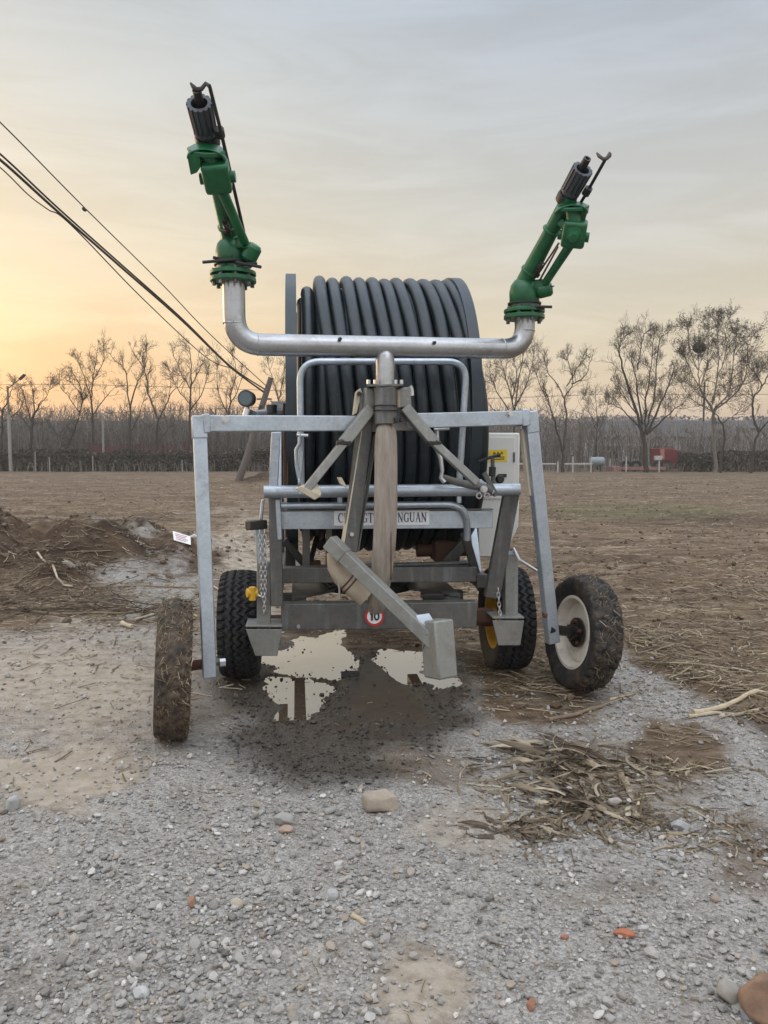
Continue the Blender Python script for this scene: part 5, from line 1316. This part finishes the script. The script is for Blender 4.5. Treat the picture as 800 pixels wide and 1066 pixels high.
LT_('dark bare tree with kinked trunk cut by the right edge', 786, 54, [([(782, 500), (785, 468), (790, 450)], .17), ([(790, 450), (784, 430), (785, 414), (793, 403), (788, 391), (779, 380)], .13), ([(790, 450), (800, 438), (812, 425)], .11), ([(784, 418), (783, 405)], .09), ([(793, 403), (800, 390), (803, 375)], .08)], 114, 1.0, 1.0, leaf=.05)
LT_('thin dark bare tree leaning against the pale trunked one', 751, 55, [([(750, 499), (752, 472), (755, 452), (748, 434)], .13), ([(748, 434), (738, 425), (728, 422)], .06), ([(752, 440), (765, 432), (775, 428)], .06)], 115, .9, 1.0)
LT_('small bare tree between the double trunked tree and the vase shaped one', 622, 63, [([(622, 495), (621, 465), (622, 450)], .11), ([(622, 450), (614, 430), (609, 412)], .06), ([(622, 450), (630, 432), (634, 416)], .06), ([(622, 452), (622, 430), (620, 412)], .06)], 116, .9, 1.3)
LT_('bare tree far behind the drum, mostly hidden by the hose', 330, 64, [([(330, 489), (331, 450), (330, 415)], .14), ([(330, 415), (322, 395), (318, 378)], .08), ([(330, 415), (338, 392), (340, 374)], .08)], 117, 1.0, 1.1)
# bird nest in the tallest tree
nb = P(728, 362, 56); g = np.random.default_rng(5); m = MB()
for i in range(140):
    a = Vector(g.normal(size=3)).normalized(); p = nb + Vector((a.x * .33, a.y * .33, a.z * .24)); b = a.orthogonal().normalized(); c_ = a.cross(b); t = g.uniform(0, 6.28); d = b * math.cos(t) + c_ * math.sin(t)
    m.tube([p - d * .3, p + a * .04, p + d * .3], .03, 4)
m.lathe([(-.28, .0001), (-.2, .25), (0, .33), (.15, .25), (.2, .0001)], nb, UP, 12)
tag(m.build('bird_nest', mBARK), 'round dark bird nest in the top of the tallest tree', 'nest')

# ------------------------------------------------------------------ far thicket (reads as one mass)
def thicket(name, x0, x1, Y0, Y1, n, hfun, mat, seed, rad=.03):
    g = np.random.default_rng(seed); V = []; T = []; tint = []
    def strip(p, q, r0, r1, tt):
        d = (q - p); ln = np.linalg.norm(d); d = d / max(ln, 1e-6); s_ = np.cross(d, [.3, 1, .1]); s_ /= np.linalg.norm(s_); b = np.cross(d, s_)
        k = len(V)
        for c, r in ((p, r0), (q, r1)):
            for t in (0, 2.094, 4.189): V.append(c + (s_ * math.cos(t) + b * math.sin(t)) * r)
        for t in range(3): T.append((k + t, k + (t + 1) % 3, k + 3 + (t + 1) % 3, k + 3 + t))
        tint.extend([tt] * 6)
    for i in range(n):
        x = g.uniform(x0, x1); y = g.uniform(Y0, Y1); h = hfun(x / y * F + 400) * y / 65 * g.uniform(.6, 1.08); tt = g.uniform(0, 1)
        p = np.array([x, y, 0.]); r = rad * g.uniform(.6, 1.4); d = np.array([g.normal(0, .13), g.normal(0, .1), 1.])
        m_ = p + d * h * .5; d2 = d + np.array([g.normal(0, .2), g.normal(0, .2), 0]); e = m_ + d2 * h * .5
        strip(p, m_, r, r * .75, tt); strip(m_, e, r * .75, r * .3, tt)
        for k in range(5):
            t = g.uniform(.3, .95); b = p + (e - p) * t + (m_ - (p + e) / 2) * (1 - abs(2 * t - 1)); w = np.array([g.normal(0, .6), g.normal(0, .5), g.uniform(.4, 1.1)]); strip(b, b + w * h * .16 * g.uniform(.6, 1.3), r * .5, r * .25, tt)
    o = fast_mesh(name, np.array(V), np.array(T), mat, None, {'tint': np.array(tint)}, kind='stuff')
    return o
mTHK = tinted('winter thicket', [(0, (.11, .096, .083)), (.5, (.19, .167, .145)), (1, (.28, .25, .218))], .95)
hl_ = lambda px: np.interp(px, [-300, 0, 60, 130, 260, 330, 480, 600, 680, 800, 1100], [4.9, 4.9, 5.0, 5.0, 5.1, 5.0, 5.0, 4.8, 3.7, 4.0, 4.6])
thicket('far_thicket', -48, -6, 64, 74, 3000, hl_, mTHK, 61, .042)
thicket('far_thicket', -6, 12, 64, 74, 700, hl_, mTHK, 62, .042)
thicket('far_thicket', 10, 50, 62, 74, 1500, hl_, mTHK, 63, .036)
thicket('far_scrub', -46, 44, 57.5, 61, 2000, lambda px: np.interp(px, [0, 280, 480, 560, 800], [.9, .9, .7, .6, .9]), mTHK, 64, .022)

# far line of woodland and low roofs beyond
def leafy(name, x0, x1, Y0, Y1, n, h0, h1, mat, seed, size):
    g = np.random.default_rng(seed)
    x = g.uniform(x0, x1, n); y = g.uniform(Y0, Y1, n); top = h0 + (h1 - h0) * (.5 + .5 * fbm(x, y * .2, 9.0, 3, seed)); z = top * g.uniform(0, 1, n) ** .7
    a = g.normal(size=(n, 3)); a /= np.linalg.norm(a, axis=1)[:, None]; b = np.cross(a, g.normal(size=(n, 3))); b /= np.linalg.norm(b, axis=1)[:, None]
    s_ = size * g.uniform(.5, 1.3, n)[:, None]; c = np.stack([x, y, z], 1)
    V = np.stack([c - a * s_, c + b * s_ * .55, c + a * s_, c - b * s_ * .55], 1).reshape(-1, 3)
    return fast_mesh(name, V, np.arange(4 * n).reshape(-1, 4), mat, None, {'tint': np.repeat(g.uniform(0, 1, n), 4)}, kind='stuff')
mWOOD = tinted('distant bare woodland', [(0, (.17, .152, .14)), (.5, (.25, .228, .21)), (1, (.33, .30, .28))], 1)
leafy('distant_woodland', -70, 4, 84, 96, 26000, 3.6, 6.0, mWOOD, 71, .26)
leafy('distant_woodland', 4, 28, 92, 104, 8000, 4.0, 6.2, mWOOD, 72, .26)
leafy('distant_woodland', 14, 90, 104, 116, 22000, 5.2, 7.4, mWOOD, 73, .26)

# dark hedge with pale posts at the far edge of the field, left
def hedge(label, x0, x1, y, h, d, n, seed, mat):
    g = np.random.default_rng(seed)
    x = g.uniform(x0, x1, n); z = h * g.uniform(0, 1, n) ** .9 * (1 + .30 * fbm(x, x * 0, 2.2, 5, seed)); yy = y + d * g.uniform(-.5, .5, n)
    a = g.normal(size=(n, 3)); a /= np.linalg.norm(a, axis=1)[:, None]; b = np.cross(a, g.normal(size=(n, 3))); b /= np.linalg.norm(b, axis=1)[:, None]; s_ = g.uniform(.06, .16, n)[:, None]
    c = np.stack([x, yy, z], 1); V = np.stack([c - a * s_, c + b * s_ * .6, c + a * s_, c - b * s_ * .6], 1).reshape(-1, 3)
    return tag(fast_mesh('hedge', V, np.arange(4 * n).reshape(-1, 4), mat, None, {'tint': np.repeat(g.uniform(0, 1, n), 4)}), label, 'hedge')
mHEDGE = tinted('dark hedge leaves', [(0, (.030, .030, .022)), (.6, (.060, .055, .040)), (1, (.12, .10, .072))], .9)
hedge('long dark clipped hedge at the far edge of the field on the left', -34, -7.0, 59.2, 1.62, 1.2, 15000, 81, mHEDGE)
hedge('dark low hedge along the far field edge at the right end', 22.5, 40, 58.5, 1.5, 1.2, 7000, 82, mHEDGE)
hedge('dark hedge behind the hose drum and machine frame', -6.6, 6, 60, 1.3, 1, 5000, 83, mHEDGE)
mPOST = paint('weathered white post', (.27, .255, .235), .8, .15, .3, (.2, .18, .15), bump=0)
wf = thing('wire_fence', 'thin wire fence on pale posts in front of the left hedge', 'fence', (-25, 57.6, 0))
for px, ph in ((37, 1.5), (52, 1.1), (97, 1.2), (190, .9)):
    p = P(px, 488, 57.6); MB().bar((p.x, 57.6, -.1), (p.x + .05 * ph - .05, 57.6, ph), .065, .065).build('post', mPOST, wf)
for z in (.9, 1.35): MB().tube([(-35, 57.6, z), (-20, 57.6, z - .04), (-10.5, 57.6, z)], .012, 5).build('wire', mROD, wf)
# red slatted fence
rf = thing('red_fence', 'row of dull red fence slats half hidden behind the left hedge', 'fence', (-20.5, 62.6, 0))
g = np.random.default_rng(9)
mDRED = paint('faded red slats', (.10, .034, .032), .8, .25, .3, (.06, .045, .04), 0, 3, 0)
m = MB()
for i in range(30):
    if g.uniform() < .18: continue
    x = -23.6 + i * .30; m.box((x, 61.8, 1.2 + .1 * g.normal()), Vector((1, 0, 0)), Vector((0, 1, 0)), UP, .09, .02, .95)
m.build('slats', mDRED, rf, smooth=False)
MB().box((-22.4, 61.6, 1.25), Vector((1, 0, 0)), Vector((0, 1, 0)), UP, 1.1, .04, .7).build('panel', mDRED, rf)
for z in (.5, 1.6): MB().bar((-24.2, 61.88, z), (-14.6, 61.88, z), .04, .08).build('rail', mDRED, rf)
# street lamp, lower lamp post
lp = P(11.5, 490, 58.5); sl_ = thing('street_lamp', 'tall street lamp with a tilted head at the left edge', 'street lamp', (lp.x, lp.y, 0))
zt = P(12, 402, 58.5).z
MB().tube([(lp.x, lp.y, 0), (lp.x, lp.y, 4.3)], .13, 10).build('lower_pole', mPOST, sl_)
MB().tube([(lp.x, lp.y, 4.3), (lp.x, lp.y, zt)], .07, 10).build('pole', mGALVD, sl_)
hd_ = P(22.5, 393.5, 58.5)
MB().tube([(lp.x, lp.y, zt - .2), (lp.x + .3, lp.y, zt + .05), tuple(hd_)], .045, 8).build('arm', mGALVD, sl_)
MB().bar(hd_ - Vector((.15, 0, .12)), hd_ + Vector((.28, 0, .26)), .28, .16, UP).build('lamp_head', mBLACK, sl_, .03)
lp = P(108.5, 488, 61.5); s2 = thing('lamp_post', 'short white lamp post between bare trees on the left', 'lamp post', (lp.x, lp.y, 0))
zt = P(108, 433, 61.5).z
MB().tube([(lp.x, lp.y, 0), (lp.x, lp.y, zt)], .10, 8).build('pole', mPOST, s2)
MB().tube([(lp.x - .25, lp.y, zt), (lp.x, lp.y, zt + .15), (lp.x + .3, lp.y, zt)], .07, 8).build('lamp_arm', mPOST, s2)
# white rail fence on the right
wr_ = thing('rail_fence', 'low white rail fence at the far edge of the field on the right', 'fence', (10, 56.6, 0))
def fz(py): return P(600, py, 56.6).z
p0, p1 = P(540, 492.5, 56.6).x, P(668, 492.5, 56.6).x
gaps = [(540, 579), (588, 617)]
mRAIL = paint('white rail paint', (.40, .39, .37), .7, .1, .2, (.35, .33, .3), bump=0)
for a, b in gaps: MB().bar((P(a, 492, 56.6).x, 56.6, .62), (P(b, 492, 56.6).x, 56.6, .62), .05, .11).build('rail', mRAIL, wr_)
for px in (549, 563, 581, 596.5, 615.5, 652): 
    x = P(px, 492, 56.6).x; MB().bar((x, 56.62, -.05), (x, 56.62, 1.15 if px in (615.5, 652, 596.5) else .8), .08, .08).build('post', mRAIL, wr_)
wp = thing('white_post_box', 'small white meter box on a post in front of the red truck', 'post', (P(686, 498, 56).x, 56, 0))
MB().bar((wp.location.x, 56, -.05), (wp.location.x, 56, .9), .09, .09).build('post', mRAIL, wp)
MB().box((wp.location.x - .1, 56, 1.05), Vector((1, 0, 0)), Vector((0, 1, 0)), UP, .27, .12, .16).build('box', mRAIL, wp, .02)
# pale building behind the trees at right
X1, Y1_ = Vector((1, 0, 0)), Vector((0, 1, 0))
bd = thing('low_building', 'pale single storey building with dark windows behind the trees at right', 'building', (22, 76, 0))
xa, xb = P(622, 470, 76).x, P(770, 470, 76).x; hz = P(700, 450, 76).z
mWALL = paint('pale render', (.42, .43, .44), .9, .08, .2, (.28, .27, .26), 0, 1.2, 0); mROOF = paint('grey roof sheet', (.075, .072, .07), .95, .1, .2, (.06, .06, .06), 0, 1.2, 0)
MB().box(((xa + xb) / 2, 79, hz * .5 - .2), X1, Y1_, UP, (xb - xa) / 2, 3, hz * .5 - .2).build('wall', mWALL, bd)
MB().prism([(xa - .4, 75.4, hz - .45), (xa - .4, 82.6, hz - .45), (xa - .4, 79, hz + 1.2)], X1 * (xb - xa + .8)).build('roof', mROOF, bd)
for px in (634, 662, 690, 722, 750):
    x = P(px, 470, 76).x; f = MB().box((x, 75.98, 1.45), X1, Y1_, UP, .95, .03, .62).build('window', mROOF, bd); MB().box((x, 75.94, 1.45), X1, Y1_, UP, .85, .02, .54).build('pane', paint('dark glass', (.03, .035, .04), .15, .1, 0, bump=0), f)
sb = thing('shed', 'long dark shed roof band beyond the trees at right', 'shed', (34, 97, 0))
MB().box((34, 99, 2.2), X1, Y1_, UP, 15, 3, 2.2).build('wall', paint('grey shed wall', (.21, .215, .22), .8, .1, .2, bump=0), sb); MB().prism([(18.5, 95.6, 4.4), (18.5, 102.4, 4.4), (18.5, 99, 5.5)], X1 * 31).build('roof', mROOF, sb)
gw = thing('boundary_wall', 'long grey wall behind the bare trees on the left', 'wall', (-26, 78, 0))
MB().box((-24, 78, 2.25), X1, Y1_, UP, 21, .15, 2.25).build('wall_panel', paint('grey boundary wall', (.16, .15, .145), .9, .12, .3, (.11, .10, .09), 0, .8, 0), gw)
MB().box((-24, 78, 4.55), X1, Y1_, UP, 21.1, .2, .06).build('coping', mGALVD, gw)
# red truck with flat bed, parked behind the vase shaped tree
mTR = paint('faded red truck paint', (.17, .028, .028), .6, .15, .3, (.08, .045, .04), 0, 2, 0)
tx = P(700, 490, 60).x; tk = thing('red_truck', 'red truck cab with an empty rust coloured flat trailer, parked behind the trees at right', 'truck', (tx, 60, 0))
def tp_(px, py, y=60): return P(px, py, y)
prof = [tp_(686, 488), tp_(686, 466.5), tp_(697, 466.5), tp_(709, 469), tp_(714, 476), tp_(714, 488)]
cabk = MB().prism(prof, Y1_ * 2.0).build('cab', mTR, tk, .06)
MB().prism([tp_(709.5, 470.5, 59.95), tp_(713, 476, 59.95), tp_(706, 476, 59.95), tp_(705, 470.5, 59.95)], Y1_ * .03).build('side_window', mBLACK, cabk)
MB().prism([tp_(688, 467.5, 59.93), tp_(692, 467.5, 59.93), tp_(692, 478, 59.93), tp_(688, 478, 59.93)], Y1_ * .05).build('side_panel', paint('faded pink panel', (.45, .2, .18), .6, .1, .1, bump=0), cabk)
bx0, bx1 = tp_(631, 487).x, tp_(684, 487).x
mBED = paint('rusty pink bed paint', (.33, .17, .14), .7, .2, .3, (.15, .09, .07), 0, 2, 0)
MB().box(((bx0 + bx1) / 2, 59.2, tp_(640, 487).z), X1, Y1_, UP, (bx1 - bx0) / 2, 1.2, .12).build('trailer_bed', mBED, tk)
MB().box((bx0 + .18, 59.2, tp_(640, 490).z), X1, Y1_, UP, .22, 1.22, .32).build('tail_panel', mBED, tk)
for px in (644, 654, 676, 693, 709):
    c = tp_(px, 492); fy = 58.1 if px < 680 else 59.8; w_ = MB().cyl((c.x, fy, .42), (c.x, fy + .3, .42), .42, 20).build('wheel', mRUB, tk); MB().cyl((c.x, fy - .04, .42), (c.x, fy + .02, .42), .2, 12).build('rim', mGALVD, w_)
# small pale tank left of the trailer
cx = P(622, 489, 58.5).x; ck = thing('water_tank', 'small pale blue tank behind the white rail fence, left of the flat trailer', 'tank', (cx, 58.5, 0))
MB().lathe([(-.62, .0001), (-.58, .2), (-.5, .31), (.42, .33), (.52, .24), (.58, .0001)], (cx, 58.5, .78), X1, 20).build('tank_body', paint('pale tank plastic', (.26, .31, .34), .5, .1, .15, bump=0), ck)
MB().lathe([(0, .1), (.1, .1), (.1, .0001)], (cx, 58.5, 1.08), UP, 12).build('lid', mGREYP, ck)
for dx in (-.35, .3): MB().box((cx + dx, 58.5, .22), X1, Y1_, UP, .06, .25, .23).build('cradle', mGALVD, ck)
# slim utility mast far right
mp2 = P(731.5, 470, 88); um = thing('utility_mast', 'thin dark mast seen through the twigs of the tallest tree', 'mast', (mp2.x, 88, 0))
MB().tube([(mp2.x, 88, 0), (mp2.x, 88, P(731, 398, 88).z)], .11, 8).build('pole', mBARK, um)
MB().bar((mp2.x - .5, 88, P(731, 402, 88).z), (mp2.x + .5, 88, P(731, 402, 88).z), .1, .1).build('cross_arm', mBARK, um)

# ------------------------------------------------------------------ leaning pole and overhead cables
YB = CAMZ / ((503 - 470) / F)
pb = P(247.5, 503, YB); pb.z = 0; pt = P(282.5, 393, YB - .5)
up_ = thing('utility_pole', 'weathered leaning utility pole standing in the field behind the machine', 'utility pole', tuple(pb))
d = (pt - pb)
MB().tube([pb - d * .04, pb + d * .25 + Vector((.06, 0, 0)), pb + d * .6, pt], [.19, .17, .15, .13], 12).build('pole', paint('weathered pole', (.13, .115, .10), .9, .2, .3, (.06, .05, .04), 0, 6, .3), up_)
MB().bar(pb + d * .80 - Vector((.35, 0, 0)), pb + d * .80 + Vector((.35, 0, 0)), .08, .08).build('cross_arm', mGALVD, up_)
MB().cyl(pb + d * .72 - Vector((0, .16, 0)), pb + d * .72 + Vector((0, .16, 0)), .12, 10).build('insulator', mBLACK, up_)
MB().tube([pb + d * .78 + Vector((.32, 0, .02)), pb + d * .78 + Vector((1.0, 0, -.45))], .03, 6).build('stay', mGALVD, up_)
mCBL = paint('black cable', (.018, .017, .016), .6, .2, 0, bump=0)
def cable(label, pts, r, r1=None):
    # pts: photo point and metres from the camera
    q = [P(*p) for p in pts]; q = [q[0] + (q[0] - q[1]) * 6] + q; out = []
    for i in range(len(q) - 1):
        p0 = q[max(i - 1, 0)]; p1 = q[i]; p2 = q[i + 1]; p3 = q[min(i + 2, len(q) - 1)]
        for t in np.linspace(0, 1, 12)[:-1]:
            out.append(.5 * ((2 * p1) + (p2 - p0) * t + (2 * p0 - 5 * p1 + 4 * p2 - p3) * t * t + (3 * p1 - p0 - 3 * p2 + p3) * t ** 3))
    out.append(q[-1])
    n = len(out)
    return tag(MB().tube(out, [r + ((r1 or r) - r) * i / n for i in range(n)], 6).build('overhead_cable', mCBL), label, 'cable', 'overhead cables')
Yp = YB - .4
cable('thick twisted overhead cable, lowest main line down to the leaning pole', [(-60, 122, 13), (0, 166, 16), (60, 220, 19.5), (125, 277, 24), (190, 334, 29.5), (240, 382, 34.5), (276, 409, Yp)], .026, .045)
cable('second overhead cable running just above the thick one', [(-60, 114, 13), (0, 160, 16), (60, 216, 19.6), (125, 274, 24), (190, 332, 29.6), (240, 381, 34.5), (277, 406, Yp)], .017, .035)
cable('slack loop of cable sagging below the thick line', [(-60, 128, 13), (0, 174, 16), (30, 203, 18), (50, 218, 19), (75, 235, 20.5), (150, 312, 25.5), (215, 372, 32), (240, 383, 34.6)], .011, .02)
cable('thin highest overhead wire, well above the thick cables', [(-60, 76, 12), (0, 127, 15), (88, 216, 20), (170, 297, 26), (220, 349, 31), (280, 404, Yp)], .010, .02)
ob = P(88, 218, 20); 
tag(MB().lathe([(-.06, .02), (-.03, .045), (.03, .045), (.06, .02)], ob, (.7, .2, -.6), 10).build('cable_joint', mCBL), 'small knot on the thin highest wire', 'cable joint')
cable('thin level wire strung across behind the left trees', [(-40, 401, 66), (60, 400, 66), (150, 402, 66), (300, 407, 66)], .018)
cable('thin level wire strung across behind the right trees', [(560, 413, 66), (640, 410, 66), (720, 411, 66), (850, 410, 66)], .018)

# ------------------------------------------------------------------ sky, sun, camera
w = bpy.data.worlds.new('World'); sc.world = w; w.use_nodes = True; nt = w.node_tree; nt.nodes.clear()
SUN_EL, SUN_AZ = R(7), R(-52)          # azimuth from +Y, negative = left
def N(t, **k):
    n = nt.nodes.new(t)
    for a, b in k.items(): setattr(n, a, b)
    return n
def Lk(a, b): nt.links.new(a, b)
out = N('ShaderNodeOutputWorld'); bg = N('ShaderNodeBackground'); bg2 = N('ShaderNodeBackground'); add = N('ShaderNodeAddShader')
sky = N('ShaderNodeTexSky', sky_type='NISHITA'); sky.sun_disc = False; sky.sun_elevation = SUN_EL; sky.sun_rotation = SUN_AZ; sky.dust_density = 3; sky.air_density = 1.5
Lk(sky.outputs[0], bg.inputs[0]); bg.inputs[1].default_value = .05
tc_ = N('ShaderNodeTexCoord'); sx = N('ShaderNodeSeparateXYZ'); Lk(tc_.outputs['Generated'], sx.inputs[0])
def ramp(f, st):
    n = N('ShaderNodeValToRGB'); e = n.color_ramp.elements
    while len(e) < len(st): e.new(.5)
    for k, (p, c) in zip(e, st): k.position = p; k.color = (*c, 1)
    Lk(f, n.inputs[0]); return n.outputs[0]
def rng_(f, a, b, c, d, sm=True):
    n = N('ShaderNodeMapRange'); n.interpolation_type = 'SMOOTHSTEP' if sm else 'LINEAR'
    for i, v in enumerate((a, b, c, d)): n.inputs[i + 1].default_value = v
    Lk(f, n.inputs[0]); return n.outputs[0]
def mixc(f, a, b, mode='MIX'):
    n = N('ShaderNodeMix', data_type='RGBA', blend_type=mode)
    for i, v in ((0, f), (6, a), (7, b)):
        if isinstance(v, (float, int)): n.inputs[i].default_value = v
        elif isinstance(v, tuple): n.inputs[i].default_value = (*v, 1)
        else: Lk(v, n.inputs[i])
    return n.outputs[2]
# thin high cloud: wispy, direction based
mpn = N('ShaderNodeMapping'); mpn.inputs['Scale'].default_value = (1.3, 1.3, 7.5); mpn.inputs['Rotation'].default_value = (0, R(-24), 0); Lk(tc_.outputs['Generated'], mpn.inputs[0])
cn = N('ShaderNodeTexNoise'); cn.inputs['Scale'].default_value = 2.8; cn.inputs['Detail'].default_value = 7; cn.inputs['Roughness'].default_value = .6; cn.inputs['Distortion'].default_value = .6; Lk(mpn.outputs[0], cn.inputs['Vector'])
cl_ = cn.outputs['Fac']
zz_ = N('ShaderNodeMath', operation='MULTIPLY_ADD'); Lk(cl_, zz_.inputs[0]); zz_.inputs[1].default_value = .10
zo = N('ShaderNodeMath', operation='SUBTRACT'); Lk(sx.outputs[2], zo.inputs[0]); zo.inputs[1].default_value = .05; Lk(zo.outputs[0], zz_.inputs[2])
zc_ = zz_.outputs[0]
right = ramp(zc_, [(0, (.70, .52, .38)), (.07, (.71, .57, .43)), (.16, (.68, .60, .49)), (.30, (.575, .565, .55)), (.48, (.455, .495, .57)), (1, (.54, .60, .70))])
left = ramp(zc_, [(0, (.86, .49, .27)), (.06, (.86, .535, .315)), (.15, (.82, .61, .405)), (.26, (.70, .61, .48)), (.40, (.585, .58, .555)), (.50, (.49, .525, .56)), (1, (.54, .60, .70))])
lf_ = rng_(sx.outputs[0], .30, -.42, 0, 1)
colr = mixc(lf_, right, left)
wsp = rng_(cl_, .34, .68, .925, 1.08); colr = mixc(1.0, colr, wsp, 'MULTIPLY')
# the sky behind and overhead is the brighter, bluer part that lights the near side
bk_ = rng_(sx.outputs[1], .35, -.5, 1.0, 1.0)
back = rng_(sx.outputs[1], .30, -.35, 0, 1)
colr = mixc(back, colr, mixc(1.0, ramp(sx.outputs[2], [(0, (.66, .63, .62)), (.3, (.74, .74, .78)), (1, (.70, .73, .79))]), (1, 1, 1), 'MULTIPLY'))
zb = rng_(sx.outputs[2], .50, .82, 1.0, 2.7); colr = mixc(1.0, colr, zb, 'MULTIPLY')
bb_ = rng_(sx.outputs[1], .1, -.5, 1.0, 1.4); colr = mixc(1.0, colr, bb_, 'MULTIPLY')
Lk(colr, bg2.inputs[0]); bg2.inputs[1].default_value = .95
Lk(bg.outputs[0], add.inputs[0]); Lk(bg2.outputs[0], add.inputs[1]); Lk(add.outputs[0], out.inputs[0])
sd_ = bpy.data.lights.new('sun', 'SUN'); sd_.energy = .6; sd_.angle = R(14); sd_.color = (1, .78, .52)
so = bpy.data.objects.new('sun', sd_); COL.objects.link(so)
dv = Vector((math.sin(SUN_AZ) * math.cos(SUN_EL), math.cos(SUN_AZ) * math.cos(SUN_EL), math.sin(SUN_EL)))
so.rotation_euler = (-dv).to_track_quat('-Z', 'Y').to_euler(); so.location = dv * 50 + Vector((0, 0, 20))
cd = bpy.data.cameras.new('camera'); co_ = bpy.data.objects.new('camera', cd); COL.objects.link(co_)
co_.location = (0, 0, CAMZ); co_.rotation_euler = (R(90) - PITCH, 0, 0)
cd.sensor_fit = 'VERTICAL'; cd.sensor_height = 36; cd.lens = F / 1066 * 36; cd.clip_end = 8000; cd.clip_start = .05
sc.camera = co_
vs = sc.view_settings; vs.view_transform = 'Standard'; vs.look = 'None'; vs.exposure = 0; vs.gamma = 1; vs.use_curve_mapping = False

# ------------------------------------------------------------------ evening haze
hm = MB().box((0, 0, 7.5), X1, Y1_, UP, 4200, 4200, 8.5)
hz_ = hm.build('haze', bpy.data.materials.new('thin evening haze'), smooth=False); hz_['kind'] = 'stuff'
mh = hz_.data.materials[0]; mh.use_nodes = True; mh.node_tree.nodes.clear()
ho = mh.node_tree.nodes.new('ShaderNodeOutputMaterial'); hv = mh.node_tree.nodes.new('ShaderNodeVolumePrincipled')
hv.inputs['Color'].default_value = (.92, .88, .82, 1); hv.inputs['Density'].default_value = .0011
mh.node_tree.links.new(hv.outputs[0], ho.inputs['Volume'])
